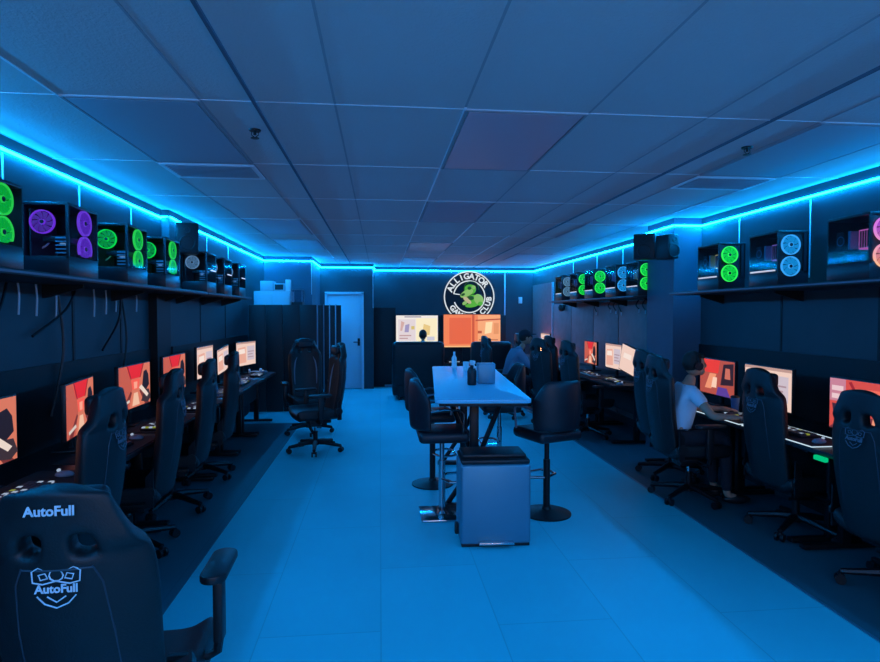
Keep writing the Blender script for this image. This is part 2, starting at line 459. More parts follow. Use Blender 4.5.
# ------------------------------------------------------------ wall shelves
def shelf(x0, x1, y0, y1, z, label, side):
    t = thing('wall_shelf', label, 'shelf', ((x0+x1)/2, (y0+y1)/2, z), 0, 'long wall shelves for the computers')
    MB().box((0, 0, -.015), (x1-x0, y1-y0, .03), M_black, bev=.002).build('board', t)
    fx = (x1-x0)/2*side
    MB().box((fx+.004*side, 0, -.015), (.006, y1-y0, .012), M_shelfedge).build('edge_strip', t)
    nb = int((y1-y0)/1.0)
    for k in range(nb+1):
        yy = -(y1-y0)/2+.15+k*((y1-y0)-.3)/max(nb, 1)
        s = MB(); wl = -fx
        s.prism([(0, 0), (.26, 0), (.26, -.02), (.02, -.09), (0, -.09)], .02, M_black,
                M=Matrix.Translation((wl, yy, -.03)) @ Matrix(((side, 0, 0, 0), (0, 0, 1, 0), (0, 1, 0, 0), (0, 0, 0, 1))))
        s.build('bracket', t)
    return t
SZ = 1.87
shelf(XL+.001, -1.79, 2.0, 6.34, SZ, 'long black shelf under the near left row of computers', 1)
shelf(XLP+.001, -1.79, 6.36, 8.45, SZ, 'black shelf under the far left row of computers', 1)
shelf(3.09, XR-.001, 2.2, 6.0, SZ, 'long black shelf under the near right row of computers', -1)
shelf(3.12, XR-.025, 6.97, 10.6, SZ, 'black shelf under the far right row of computers', -1)

# ------------------------------------------------------------ computers
FC = {'green': (rgb(10, 235, 70), 1.), 'violet': (rgb(115, 45, 235), 1.), 'blue': (rgb(20, 150, 235), 1.), 'white': (rgb(105, 160, 215), .5), 'dim': (rgb(110, 170, 215), .55)}
FANM = {}
for k, (cc, st) in FC.items():
    FANM[k] = (emit('fan_ring_'+k, tuple(min(1, v*1.1+.03) for v in cc[:3])+(1,), st), emit('fan_blade_'+k, tuple(v*.72 for v in cc[:3])+(1,), st))
for k in ('green', 'violet'):
    cc = FC[k][0]
    FANM[k+'_rear'] = (emit('fan_rear_ring_'+k, cc, .75), emit('fan_rear_blade_'+k, cc, .3))
gm = gradient_emit('fan_ring_rainbow', rgb(255, 190, 130), rgb(215, 120, 225), .06, .34, 1.)
gm2 = gradient_emit('fan_blade_rainbow', rgb(240, 150, 90), rgb(170, 70, 200), .06, .34, .9)
FANM['rainbow'] = (gm, gm2)
M_fanhub = mat('fan_hub', rgb(25, 27, 32), .4)
def fan(b, c, r, key, axis, clip=None):
    """ring + 9 swept blades + hub, facing along axis (local 2D in plane)"""
    ring, blade = FANM[key]
    def P(u, v, w=0): return Vector(c)+(Vector((u, w, v)) if axis == 'Y' else Vector((w, u, v)))
    sg = -1
    def cl(v): return max(v, clip) if clip is not None else v
    n = 36
    for (ra, rb, m, w) in ((r*.9, r, ring, -.008),):
        fs = []
        for i in range(n):
            a0 = 2*PI*i/n; a1 = 2*PI*(i+1)/n
            q = [(ra*math.cos(a0), ra*math.sin(a0)), (rb*math.cos(a0), rb*math.sin(a0)), (rb*math.cos(a1), rb*math.sin(a1)), (ra*math.cos(a1), ra*math.sin(a1))]
            if clip is not None and min(v for u, v in q) < clip: continue
            f0 = [b.bm.verts.new(P(u, v, w)) for u, v in q]; f1 = [b.bm.verts.new(P(u, v, -w)) for u, v in q]
            fs += [b.bm.faces.new(f0), b.bm.faces.new(f1[::-1])]
            for k in range(4): fs.append(b.bm.faces.new((f0[k], f0[(k+1) % 4], f1[(k+1) % 4], f1[k])))
        b._set(fs, m)
    for i in range(9):
        a = 2*PI*i/9; fs = []
        q = []
        for (rr, da) in ((.3, 0), (.55, .10), (.87, .28), (.87, .28+.56), (.55, .10+.56), (.3, .58)):
            q.append((r*rr*math.cos(a+da), r*rr*math.sin(a+da)))
        if clip is not None:
            if max(v for u, v in q) < clip: continue
            q = [(u, cl(v)) for u, v in q]
        f0 = [b.bm.verts.new(P(u, v, -.004)) for u, v in q]; f1 = [b.bm.verts.new(P(u, v, .004)) for u, v in q]
        fs += [b.bm.faces.new(f0), b.bm.faces.new(f1[::-1])]
        for k in range(6): fs.append(b.bm.faces.new((f0[k], f0[(k+1) % 6], f1[(k+1) % 6], f1[k])))
        b._set(fs, blade)
    if clip is None or clip < -.3*r:
        ax = Vector((0, 1, 0)) if axis == 'Y' else Vector((1, 0, 0))
        b.cyl(Vector(c)-ax*.007, Vector(c)+ax*.007, r*.24, ring, seg=20)
        b.cyl(Vector(c)-ax*.009, Vector(c)+ax*.009, r*.17, M_fanhub, seg=20)
PW, PD, PH = .26, .36, .43
M_gpu = {}
M_bar = emit('light_bar_white', rgb(200, 205, 225), 1.)
M_case = mat('computer_case', rgb(22, 26, 32), .35)
M_board2 = mat('motherboard', rgb(30, 36, 44), .5, noise=.4, nscale=60)
def computer(side, y, key, label, inner='violet', bar=True, fans=True, dx=0):
    """side -1: left wall (glass toward +x, rear toward the camera); side +1: right wall (glass toward -x, front fans toward camera).
    local: x=0 the glass plane, +x (times side) to the wall; y=0 near face"""
    gx = -1.82 if side < 0 else 3.12+dx
    t = thing('desktop_computer', label, 'computer', (gx, y, SZ+.001), 0, 'computers on the wall shelves')
    s = side
    def bx(b, x0, x1, y0, y1, z0, z1, m, **k):
        return b.box((s*(x0+x1)/2, (y0+y1)/2, (z0+z1)/2), (abs(x1-x0), y1-y0, z1-z0), m, **k)
    cs = MB()
    bx(cs, 0, PW, 0, PD, PH-.018, PH, M_case, bev=.003)                 # top
    bx(cs, 0, PW, 0, PD, .0, .115, M_case, bev=.003)                    # power supply shroud
    bx(cs, PW-.012, PW, 0, PD, .1, PH-.01, M_case)                      # wall side
    bx(cs, 0, PW, PD-.012, PD, .1, PH-.01, M_case)                      # end away from the camera
    if s > 0:
        # near face frame with round openings drawn by the fans
        bx(cs, 0, .02, 0, .012, .1, PH-.01, M_case); bx(cs, PW-.04, PW, 0, .012, .1, PH-.01, M_case)
        bx(cs, 0.02, PW-.04, .012, .03, .1, PH-.01, M_black)
    else:
        bx(cs, 0, .015, 0, .012, .1, PH-.01, M_case); bx(cs, PW-.015, PW, 0, .012, .1, PH-.01, M_case)
        for k in range(5): bx(cs, .02, .075, .002, .01, .13+.022*k, .138+.022*k, M_steel)
    cs.build('case', t)
    mb_ = MB(); bx(mb_, PW-.03, PW-.02, .04, PD-.04, .12, PH-.03, M_board2); bx(mb_, PW-.06, PW-.03, .1, .2, .28, .34, M_steel, bev=.004)
    mb_.build('motherboard', t)
    g = MB(); bx(g, -.003, 0, .01, PD-.01, .118, PH-.02, M_glass); g.build('glass_panel', t)
    if s > 0:
        b = MB(); fan(b, (s*.105, -.004, .318), .079, key, 'Y'); b.build('fan', t)
        b = MB(); fan(b, (s*.105, -.004, .148), .079, key, 'Y'); b.build('fan', t)
        ik = emit('gpu_glow_'+inner, tuple(v*1. for v in {'violet': rgb(125, 105, 200), 'yellow': rgb(190, 180, 110), 'pink': rgb(215, 110, 200)}[inner][:3])+(1,), .9)
        b = MB(); bx(b, .05, .12, .05, .145, .20, .33, ik, bev=.004)
        for k in range(4): bx(b, .044, .05, .06+.02*k, .07+.02*k, .21, .32, M_black)
        b.build('cooler', t)
        b = MB(); bx(b, .03, .09, .19, .21, .21, .33, M_steel); bx(b, .03, .08, .25, .31, .2, .33, M_black)
        b.torus((s*.03, .275, .27), .03, .003, M_steel, 'X'); b.build('graphics_card', t)
        if bar: b = MB(); bx(b, -.004, .004, .03, PD-.02, .112, .124, M_bar); b.build('light_bar', t)
    else:
        if fans:
            b = MB(); fan(b, (s*.012, .215, .335), .078, key, 'X'); b.build('fan', t)
            b = MB(); fan(b, (s*.012, .215, .175), .078, key, 'X', clip=-.05); b.build('fan', t)
        b = MB(); fan(b, (s*.15, .012, .315), .07, key+'_rear' if key+'_rear' in FANM else key, 'Y'); b.build('fan', t)
        b = MB(); bx(b, .03, .16, .03, .19, .2, .235, M_black, bev=.004); b.ell((s*.08, .1, .2), (.02, .02, .012), FANM['white'][0])
        b.build('graphics_card', t)
        if bar: b = MB(); bx(b, -.004, .004, .14, PD-.02, .235, .247, M_bar); b.build('light_bar', t)
    return t
computer(-1, 2.86, 'green', 'computer with large green fans at the left edge of the photo', bar=False)
computer(-1, 3.66, 'violet', 'computer with violet fans on the left shelf', bar=False)
computer(-1, 4.47, 'green', 'third computer on the left shelf, green fans, next to the violet one', bar=False)
computer(-1, 5.22, 'green', 'fourth computer on the left shelf, green fans, just before the wall speaker', bar=False)
computer(-1, 6.42, 'white', 'first dim white computer beyond the left wall speaker', fans=False)
computer(-1, 7.12, 'white', 'second dim white computer beyond the left wall speaker', fans=False)
computer(-1, 7.85, 'white', 'last dim white computer on the left shelf', fans=False)
computer(1, 3.46, 'rainbow', 'computer with pink and orange fans at the right edge of the photo', 'pink', False)
computer(1, 4.33, 'blue', 'computer with two blue fans on the near right shelf', 'violet')
computer(1, 5.14, 'green', 'computer with two green fans on the near right shelf', 'yellow')
computer(1, 6.99, 'green', 'computer partly hidden behind the speaker on the right column', 'yellow', dx=.07)
computer(1, 7.52, 'blue', 'computer with two blue fans on the far right shelf, nearest the column')
computer(1, 8.35, 'green', 'larger looking of the two green computers on the far right shelf')
computer(1, 9.05, 'green', 'second green computer on the far right shelf, farther back')
computer(1, 9.85, 'dim', 'last computer on the far right shelf, dim blue fans')

# ------------------------------------------------------------ wall speakers
def wspeaker(name, x, y, z, rz, label, sx=.24, sz=.3):
    t = thing(name, label, 'speaker', (x, y, z), rz, 'black wall speakers')
    MB().box((0, 0, 0), (sx, .2, sz), M_black, bev=.015).build('cabinet', t)
    g = MB(); g.box((0, -.103, 0), (sx-.03, .008, sz-.03), M_blackpanel, bev=.003)
    g.torus((0, -.108, -.05), .07, .006, M_black, 'Y'); g.torus((0, -.108, .08), .028, .004, M_black, 'Y'); g.build('grille', t)
    m = MB(); m.tube([(0, .1, 0), (0, .16, 0), (0, .16, .1)], .012, M_white); m.build('mount', t)
    return t
wspeaker('wall_speaker', -2.0, 6.36, 2.42, R(20), 'black speaker box high on the left wall above the computers', .22, .32)
wspeaker('wall_speaker', 3.05, 6.5, 2.41, R(-35), 'larger black speaker on the right column, its front to the aisle', .24, .29)
wspeaker('wall_speaker', 3.17, 6.22, 2.38, R(15), 'narrow black speaker on the right column, closer to the camera', .15, .27)

# ------------------------------------------------------------ hanging cables
def cable(pts, label, m=M_black, r=.006, name='hanging_cable', group='cables hanging under the left shelf'):
    P = []
    pts = [Vector(p) for p in pts]
    for i in range(len(pts)-1):
        p0 = pts[max(i-1, 0)]; p1 = pts[i]; p2 = pts[i+1]; p3 = pts[min(i+2, len(pts)-1)]
        for k in range(6):
            t = k/6; P.append(.5*((2*p1)+(-p0+p2)*t+(2*p0-5*p1+4*p2-p3)*t*t+(-p0+3*p1-3*p2+p3)*t**3))
    P.append(pts[-1])
    return tag(MB().tube(P, r, m, 6).build(name), label, 'cable', group)
xw = XL+.03
ww = [(3.86, 1.64), (4.05, 1.63), (4.28, 1.62), (4.82, 1.62), (5.02, 1.64), (5.2, 1.66), (5.62, 1.66)]
for i, (y, z) in enumerate(ww):
    cable([(xw, y, SZ-.035), (xw, y+.01, (SZ+z)/2), (xw, y, z)], 'short pale cable end under the left shelf, %s from the camera' % n[i], M_edge, .006)
for i, (a, bb, z0, z1) in enumerate(((3.75, 3.3, SZ-.04, 1.42), (4.55, 4.0, SZ-.04, 1.5), (5.3, 4.95, SZ-.04, 1.35), (4.3, 4.2, SZ-.04, .95), (5.3, 5.25, SZ-.04, 1.0))):
    cable([(xw, a, z0), (xw+.02, (a+bb)/2+.08, (z0+z1)/2), (xw, bb, z1)], 'black cable running down the left wall, %s from the camera' % n[i], M_black, .009)
for i, y in enumerate((3.72, 4.55)):
    cable([(XL+.035, y+.07, 2.2), (XL+.12, y+.03, 2.02), (XL+.2, y+.1, 2.05), (XL+.23, y+.14, 2.1)], ('thin white cable looping into the violet computer', 'thin white cable looping into the third left computer')[i], M_white, .006)
for i, y in enumerate((7.3, 7.6, 7.8, 8.4, 8.6, 8.8, 9.4)):
    cb_ = cable([(XR-.05, y, SZ-.04), (XR-.06, y+.06, 1.76), (XR-.05, y-.02, 1.66+.02*(i % 3))], 'dark cable with a pale plug under the far right shelf, %s from the camera' % n[i], M_black, .008, group='cables hanging under the far right shelf')
    b = MB().box((XR-.05, y-.02, 1.64+.02*(i % 3)), (.014, .018, .05), M_edge); b.build('plug', cb_)
# little camera and sensor on the far right wall
t = thing('security_camera', 'small round black camera below the last computers on the right', 'camera', (XR-.1, 11.1, 1.76))
MB().lathe([(0, .06), (.05, .05), (.07, 0), (.06, -.05), (.03, -.075), (0, -.08)], M_black).build('body', t); MB().cyl((0, 0, 0), (.1, 0, .05), .02, M_black).build('mount', t)
tag(MB().box((3.3, YF-.02, 1.95), (.09, .04, .15), M_white, bev=.01).build('wall_sensor'), 'small white sensor high on the far wall at the right', 'sensor')

# ------------------------------------------------------------ desks
def desk(x0, x1, y0, y1, label, grp):
    z = .75
    t = thing('gaming_desk', label, 'desk', ((x0+x1)/2, (y0+y1)/2, 0), 0, grp)
    sx = x1-x0; sy = y1-y0-.006
    MB().box((0, 0, z-.015), (sx, sy, .03), M_desk, bev=.003).build('desktop', t)
    for s in (-1, 1):
        l = MB(); yy = s*(sy/2-.06)
        l.box((0, yy, .03), (sx-.1, .06, .03), M_blackm, bev=.004); l.box((0.0, yy, .38), (.07, .05, .7), M_blackm, bev=.004); l.box((0, yy, z-.045), (sx-.12, .05, .03), M_blackm)
        l.build('leg', t)
    MB().box((0, 0, .5), (.02, sy-.17, .28), M_black).build('modesty_panel', t)
    return t
yl = [1.9, 3.25, 4.6, 5.95, 6.95, 8.0, 9.1]
for i in range(6):
    desk((XL+.025, XL+.025, XL+.025, XL+.105, XLP+.025, XLP+.025)[i], -1.58, yl[i], yl[i+1], 'black desk along the left wall, %s from the camera' % n[i], 'black desks along the left wall')
yr = [1.4, 2.6, 3.8, 5.0, 6.2]
for i in range(4):
    desk(2.86, XR-.025, yr[i], yr[i+1], 'black desk along the near right wall, %s from the camera' % n[i], 'black desks along the right wall')
yr2 = [6.99, 8.3, 9.7, 11.1, 12.6]
for i in range(4):
    desk(2.84, XR-.03, yr2[i], yr2[i+1], 'black desk beyond the column on the right, %s from the column' % n[i], 'black desks along the right wall')

# ------------------------------------------------------------ monitors
def em(r, g, b_, s=1.): return emit('screen_%d_%d_%d' % (r, g, b_), rgb(r, g, b_), s)
RED = [((215, 118, 92), [(0, 0), (1, 0), (1, 1), (0, 1)]),
       ((196, 92, 74), [(0, 0), (.3, 0), (.42, .55), (.2, 1), (0, 1)]),
       ((225, 40, 48), [(.22, 1), (.78, 1), (.66, .68), (.34, .68)]),
       ((245, 95, 80), [(.36, .66), (.64, .66), (.6, .42), (.4, .42)]),
       ((250, 165, 140), [(.44, .6), (.56, .6), (.55, .44), (.45, .44)]),
       ((120, 50, 48), [(.05, 0), (.2, 0), (.38, .36), (.34, .4)]),
       ((120, 50, 48), [(.8, 0), (.95, 0), (.66, .4), (.62, .36)]),
       ((240, 190, 160), [(.38, .04), (.62, .04), (.56, .34), (.44, .34)]),
       ((150, 38, 44), [(.22, 1), (.26, 1), (.37, .68), (.34, .68)]),
       ((150, 38, 44), [(.74, 1), (.78, 1), (.66, .68), (.63, .68)]),
       ((34, 28, 40), [(.70, .42), (.76, .8), (.86, .84), (.93, .7), (.95, .45), (.84, .34)]),
       ((60, 46, 52), [(.66, .1), (.8, .36), (.94, .34), (1, .12), (.9, .02)]),
       ((235, 215, 200), [(.6, .44), (.68, .5), (.92, .22), (.86, .16)]),
       ((215, 200, 190), [(.05, .08), (.3, .16), (.28, .22), (.04, .14)])]
LIGHT = [((240, 205, 190), [(0, 0), (1, 0), (1, 1), (0, 1)]),
         ((232, 170, 150), [(.06, .1), (.5, .12), (.46, .8), (.08, .76)]),
         ((205, 190, 200), [(.55, .2), (.94, .2), (.94, .82), (.55, .82)]),
         ((246, 226, 214), [(.1, .5), (.44, .52), (.42, .72), (.12, .7)]),
         ((170, 140, 150), [(.58, .56), (.9, .56), (.9, .6), (.58, .6)]),
         ((170, 140, 150), [(.58, .44), (.84, .44), (.84, .48), (.58, .48)]),
         ((170, 140, 150), [(.58, .32), (.88, .32), (.88, .36), (.58, .36)]),
         ((190, 150, 140), [(.0, .93), (1, .93), (1, 1), (0, 1)])]
ROOM = [((214, 78, 70), [(0, 0), (1, 0), (1, 1), (0, 1)]),
        ((200, 130, 150), [(0, .55), (.22, .55), (.22, 1), (0, 1)]),
        ((235, 200, 205), [(.03, .6), (.19, .6), (.19, .7), (.03, .7)]),
        ((235, 200, 205), [(.03, .76), (.19, .76), (.19, .86), (.03, .86)]),
        ((240, 110, 90), [(.3, .85), (.42, .6), (.75, .6), (.86, .88)]),
        ((160, 36, 44), [(.26, .95), (.3, .97), (.43, .62), (.4, .6)]),
        ((255, 190, 165), [(.4, .6), (.8, .6), (.8, .63), (.4, .63)]),
        ((120, 50, 60), [(0, 0), (1, 0), (.8, .34), (.25, .34)]),
        ((210, 150, 130), [(.1, .04), (.3, .04), (.5, .3), (.42, .3)]),
        ((70, 40, 60), [(.06, .3), (.2, .3), (.22, .5), (.04, .5)]),
        ((240, 150, 120), [(.55, .1), (.75, .1), (.7, .5), (.6, .5)])]
PLAY = [((180, 80, 66), [(0, 0), (1, 0), (1, 1), (0, 1)]),
        ((232, 60, 50), [(.1, .62), (.55, .62), (.6, 1), (.05, 1)]),
        ((240, 150, 110), [(.15, .15), (.35, .15), (.5, .6), (.3, .6)]),
        ((250, 205, 180), [(.35, .2), (.5, .2), (.52, .5), (.4, .5)]),
        ((50, 30, 40), [(.62, .3), (.98, .35), (.98, .95), (.7, .9)]),
        ((90, 60, 150), [(.5, 0), (.9, 0), (.8, .24), (.55, .24)]),
        ((205, 110, 90), [(.74, .5), (.9, .5), (.88, .8), (.76, .8)])]
TVL = [((240, 232, 224), [(0, 0), (1, 0), (1, 1), (0, 1)]),
       ((250, 236, 196), [(.48, .02), (.98, .02), (.98, .9), (.48, .9)]),
       ((226, 212, 214), [(.05, .1), (.46, .1), (.46, .86), (.05, .86)]),
       ((210, 168, 160), [(.1, .45), (.14, .45), (.2, .75), (.12, .8)]),
       ((160, 150, 190), [(.2, .4), (.3, .4), (.32, .7), (.22, .66)]),
       ((215, 190, 110), [(.36, .5), (.44, .5), (.44, .62), (.36, .62)]),
       ((150, 140, 160), [(.2, .93), (.6, .93), (.6, .97), (.2, .97)]),
       ((232, 200, 130), [(.62, .3), (.8, .3), (.82, .62), (.66, .7)]),
       ((200, 200, 215), [(.74, .1), (.92, .1), (.92, .24), (.74, .24)]),
       ((190, 150, 150), [(.08, .16), (.28, .16), (.28, .2), (.08, .2)]),
       ((190, 150, 150), [(.08, .26), (.36, .26), (.36, .3), (.08, .3)])]
TVR = [((242, 132, 84), [(0, 0), (1, 0), (1, 1), (0, 1)]),
       ((232, 104, 66), [(.1, .1), (.48, .1), (.48, .9), (.1, .9)]),
       ((206, 88, 58), [(.5, 0), (.54, 0), (.54, 1), (.5, 1)]),
       ((248, 170, 120), [(.6, .0), (1, .0), (1, .98), (.6, .98)]),
       ((255, 222, 170), [(.72, .4), (.84, .44), (.86, .78), (.74, .76)]),
       ((190, 80, 56), [(.56, .8), (1, .84), (1, .88), (.56, .84)]),
       ((250, 190, 130), [(.0, 0), (1, 0), (1, .04), (0, .04)]),
       ((200, 120, 80), [(.62, .2), (.96, .2), (.96, .24), (.62, .24)]),
       ((232, 150, 100), [(.88, .4), (.97, .4), (.97, .74), (.88, .74)]),
       ((190, 90, 60), [(.6, .42), (.67, .42), (.67, .5), (.6, .5)])]
def screen_mb(w, h, art, y):
    """a screen facing local -y, its picture laid as thin flat pieces"""
    b = MB()
    for i, (c_, pts) in enumerate(art):
        m = em(*c_)
        yy = y-.0004*i
        vs = [b.bm.verts.new(((u-.5)*w, yy, (v-.5)*h)) for u, v in pts]
        f = b.bm.faces.new(vs); f.material_index = b.mi(m)
    return b
def face_fix(o): return o
def monitor(x, y, rz, art, label, w=.6, h=.34, roll=0, zc=1.03, grp='monitors on the desks', tilt=0):
    t = thing('monitor', label, 'monitor', (x, y, .75), rz, grp)
    z = zc-.75
    body = MB().box((0, .018, 0), (w+.016, .03, h+.022), M_black, bev=.004); o = body.build('housing', t, (0, 0, z), (tilt, roll, 0))
    s = screen_mb(w, h, art, .0025); so = s.build('screen', t, (0, 0, z), (tilt, roll, 0), smooth=0)
    st = MB(); st.box((0, .06, z/2), (.05, .03, z), M_black, bev=.004); st.box((0, .045, z), (.08, .05, .08), M_black)
    st.build('stand', t)
    MB().box((0, .05, .008), (.24, .18, .014), M_black, bev=.004).build('foot', t)
    return t
# left wall: screens face +x -> rz = +90deg
L90 = R(90)
mg = 'monitors on the left desks'
monitor(-1.97, 3.08, L90, RED, 'monitor with red game art cut by the left edge of the photo', grp=mg, w=.62)
monitor(-1.97, 4.08, L90+R(10), RED, 'monitor with red game art behind the second left chair', grp=mg, w=.56)
monitor(-1.97, 4.95, L90, RED, 'monitor with red game art between the second and third left chairs', grp=mg, zc=1.06)
monitor(-1.97, 5.87, L90, RED, 'farthest red monitor on the left desks', grp=mg, zc=1.07)
monitor(-1.97, 6.86, L90, LIGHT, 'nearest pale monitor on the left desks', grp=mg, zc=1.10)
monitor(-1.97, 7.62, L90, LIGHT, 'middle of the three pale monitors on the left desks', grp=mg, w=.52, h=.3, roll=R(-4), zc=1.06)
monitor(-1.97, 9.0-.1, L90-R(14), LIGHT, 'last pale monitor at the far end of the left desks', grp=mg, w=.6, zc=1.05)
mg = 'monitors on the right desks'
monitor(3.27, 3.62, -L90, ROOM, 'monitor showing a red room at the right edge of the photo', grp=mg, w=.66, h=.36, zc=1.0)
monitor(3.27, 4.65, -L90, LIGHT, 'pale monitor behind the big chair on the near right', grp=mg, zc=1.02)
monitor(3.27, 5.4, -L90, PLAY, 'monitor with a dark red game in front of the boy', grp=mg, w=.58, zc=1.02)
monitor(3.22, 7.2, -L90+R(12), LIGHT[:1]+LIGHT[3:4], 'white monitor leaning to one side on the far right desk', grp=mg, w=.52, h=.34, roll=R(14), zc=1.02)
monitor(3.27, 7.95, -L90, LIGHT, 'pinkish monitor just behind the leaning white one', grp=mg, w=.56, zc=1.04)
monitor(3.27, 8.85, -L90, RED, 'red monitor on the far right desks beside the rounded chair', grp=mg, w=.52, zc=1.03)
monitor(3.22, 11.2, -L90, LIGHT, 'farthest monitor on the right, a thin bright slice', grp=mg, w=.6, zc=1.08)

t = thing('added_glow_lamp', 'small orange lamp added at the far end of the right desks for the warm glow on the wall', 'lamp', (3.4, 12.3, .75))
MB().lathe([(0, 0), (.06, 0), (.06, .015), (.012, .02), (.012, .07), (0, .07)], M_blackm).build('base', t)
MB().ell((0, 0, .115), (.06, .06, .05), emit('added_warm_glow', (1., .22, .07, 1), 40.)).build('globe', t)  # added source for the warm glow on the end wall
# ------------------------------------------------------------ keyboards, mice, pads
M_key = mat('key_caps', rgb(60, 64, 72), .5)
M_keyg = emit('key_glow_white', rgb(170, 190, 215), .8)
M_keyy = emit('key_glow_yellow', rgb(150, 160, 60), .7)
M_glowl = emit('pad_edge_glow', rgb(200, 225, 240), 1.)
M_green = emit('green_glow', rgb(0, 190, 120), 1.)
def keyboard(x, y, rz, label, wh=False, grp='keyboards on the desks'):
    t = thing('keyboard', label, 'keyboard', (x, y, .757), rz, grp)
    MB().box((0, 0, .009), (.44, .14, .018), M_white if wh else M_black, bev=.004).build('base', t)
    k = MB(); rd = random.Random(int(abs(x*31+y*57)))
    for r_ in range(5):
        for q in range(15):
            m = M_key
            v = rd.random()
            if v > .86: m = M_keyg
            elif v > .8: m = M_keyy
            k.box((-.196+q*.028, -.052+r_*.026, .022), (.023, .021, .01), m)
    k.build('keys', t, smooth=0); t.children[1]['kind'] = 'stuff'
    return t
def mouse(x, y, rz, label, m=M_trim):
    t = thing('mouse', label, 'mouse', (x, y, .757), rz, 'mice on the desks')
    b = MB().ell((0, 0, .010), (.028, .05, .022), m)
    for v in b.bm.verts: v.co.z = max(v.co.z, 0)
    b.build('shell', t)
    MB().cyl((-.005, .03, .034), (.005, .03, .034), .009, M_keyg, seg=12).build('wheel', t)
def pad(x, y, rz, label, glow=False, sx=.8, sy=.34):
    b = MB().box((0, 0, .0035), (sx, sy, .005), M_pad)
    t = thing('mouse_pad', label, 'mouse pad', (x, y, .75), rz, 'mouse pads on the desks')
    b.build('mat', t)
    if glow:
        P = [(-sx/2, -sy/2, .007), (sx/2, -sy/2, .007), (sx/2, sy/2, .007), (-sx/2, sy/2, .007)]
        tag(MB().tube(P, .004, M_glowl, 6, closed=True).build('edge_light', t), 'glowing white edge')
# left: people face -x, so keyboards turned 90
st = [(3.1, 'nearest'), (4.05, 'second'), (4.95, 'third'), (5.85, 'fourth'), (6.8, 'fifth'), (7.65, 'sixth'), (8.7, 'seventh')]
for i, (y, w_) in enumerate(st):
    pad(-1.76, y, L90, 'dark mouse pad on the left desks, %s from the camera' % w_)
    keyboard(-1.74, y-.12, L90, 'keyboard on the left desks, %s from the camera' % w_, wh=(i in (4,)))
    mouse(-1.72, y+.27, L90, 'small pale mouse on the left desks, %s from the camera' % w_)
for i, (y, w_) in enumerate([(2.65, 'nearest'), (3.98, 'second'), (4.78, 'third'), (5.55, 'fourth')]):
    pad(3.03, y, -L90, 'mouse pad on the near right desks, %s from the camera' % w_, glow=(i in (1, 2)), sx=.76)
    keyboard(3.05, y+.1, -L90, 'keyboard on the near right desks, %s from the camera' % w_)
    mouse(3.0, y-.27, -L90, 'pale mouse on the near right desks, %s from the camera' % w_)
for i, (y, w_) in enumerate([(7.25, 'nearest'), (8.1, 'second'), (8.95, 'third'), (10.2, 'fourth')]):
    pad(3.02, y, -L90, 'mouse pad on the far right desks, %s from the column' % w_, sx=.74)
    keyboard(3.03, y+.1, -L90, 'keyboard on the far right desks, %s from the column' % w_, wh=(i == 1))
    mouse(2.97, y-.25, -L90, 'pale mouse on the far right desks, %s from the column' % w_)
b = MB().box((2.845, 3.5, .705), (.03, .1, .03), M_green, bev=.006)
tag(b.build('green_light'), 'small glowing green light under the near right desk edge', 'light')
t = thing('tumbler', 'blue grey tumbler on the right desk beside the boy\'s monitor', 'cup', (3.2, 4.98, .75))
MB().lathe([(0, 0), (.03, 0), (.038, .14), (.035, .14), (.028, .01), (0, .01)], M_shorts).build('cup', t)
MB().lathe([(.0, .155), (.03, .152), (.04, .142), (.04, .135), (0, .135)], M_black).build('lid', t)
t = thing('headset', 'headset lying on the left desk by the seventh keyboard', 'headphones', (-1.85, 9.0-.1, .755), .4)
MB().torus((0, 0, .02), .08, .009, M_white, 'Z', a0=0, a1=PI).build('headband', t)
for s in (-1, 1): MB().cyl((s*.08-.012, -.01, .035), (s*.08+.012, -.01, .035), .034, M_white).build('ear_cup', t)

# ------------------------------------------------------------ gaming chair
M_pipe = mat('piping_dark', rgb(48, 58, 68), .5)
ZB, ZT = .42, 1.29
VP = [(0, .195), (.12, .205), (.3, .215), (.5, .224), (.62, .228), (.72, .222), (.79, .203), (.825, .186), (.86, .168), (.895, .152), (.94, .142), (.98, .130), (1, .118)]
def hw(v):
    for (a, wa), (b_, wb) in zip(VP, VP[1:]):
        if v <= b_: return wa+(wb-wa)*(v-a)/(b_-a)
    return VP[-1][1]
def mid(u, v):
    y = -.245-.075*v+.035*math.sin(v*PI)*-1
    wing = .075 if v < .78 else .03
    return Vector((u*hw(v), y+wing*abs(u)**2.4, ZB+(ZT-ZB)*v-.038*abs(u)**2.2*max(0, (v-.88)/.12)))
TH = .075
def back_surf(u, v, off=.002): p = mid(u, v); return p+Vector((0, -TH/2-off, 0))
def front_surf(u, v, off=.002): p = mid(u, v); return p+Vector((0, TH/2+off, 0))
def chair_back_mesh():
    us = [-1, -.86, -.66, -.46, -.2, -.08, .08, .2, .46, .66, .86, 1]
    vs = [0, .06, .14, .26, .38, .5, .6, .68, .735, .775, .81, .84, .88, .93, .97, 1]
    bm = bmesh.new(); g = [[bm.verts.new(mid(u, v)) for u in us] for v in vs]
    for i in range(len(vs)-1):
        for j in range(len(us)-1):
            if i == 9 and j in (3, 7): continue
            if i == 10 and j in (3, 7): continue
            bm.faces.new((g[i][j], g[i][j+1], g[i+1][j+1], g[i+1][j]))
    def mods(ob):
        s = ob.modifiers.new('s', 'SOLIDIFY'); s.thickness = TH; s.offset = 0
        q = ob.modifiers.new('q', 'SUBSURF'); q.levels = 2; q.render_levels = 2
    return baked(bm, mods)
CB = chair_back_mesh(); CB.materials.append(M_leather)
for p in CB.polygons: p.use_smooth = True
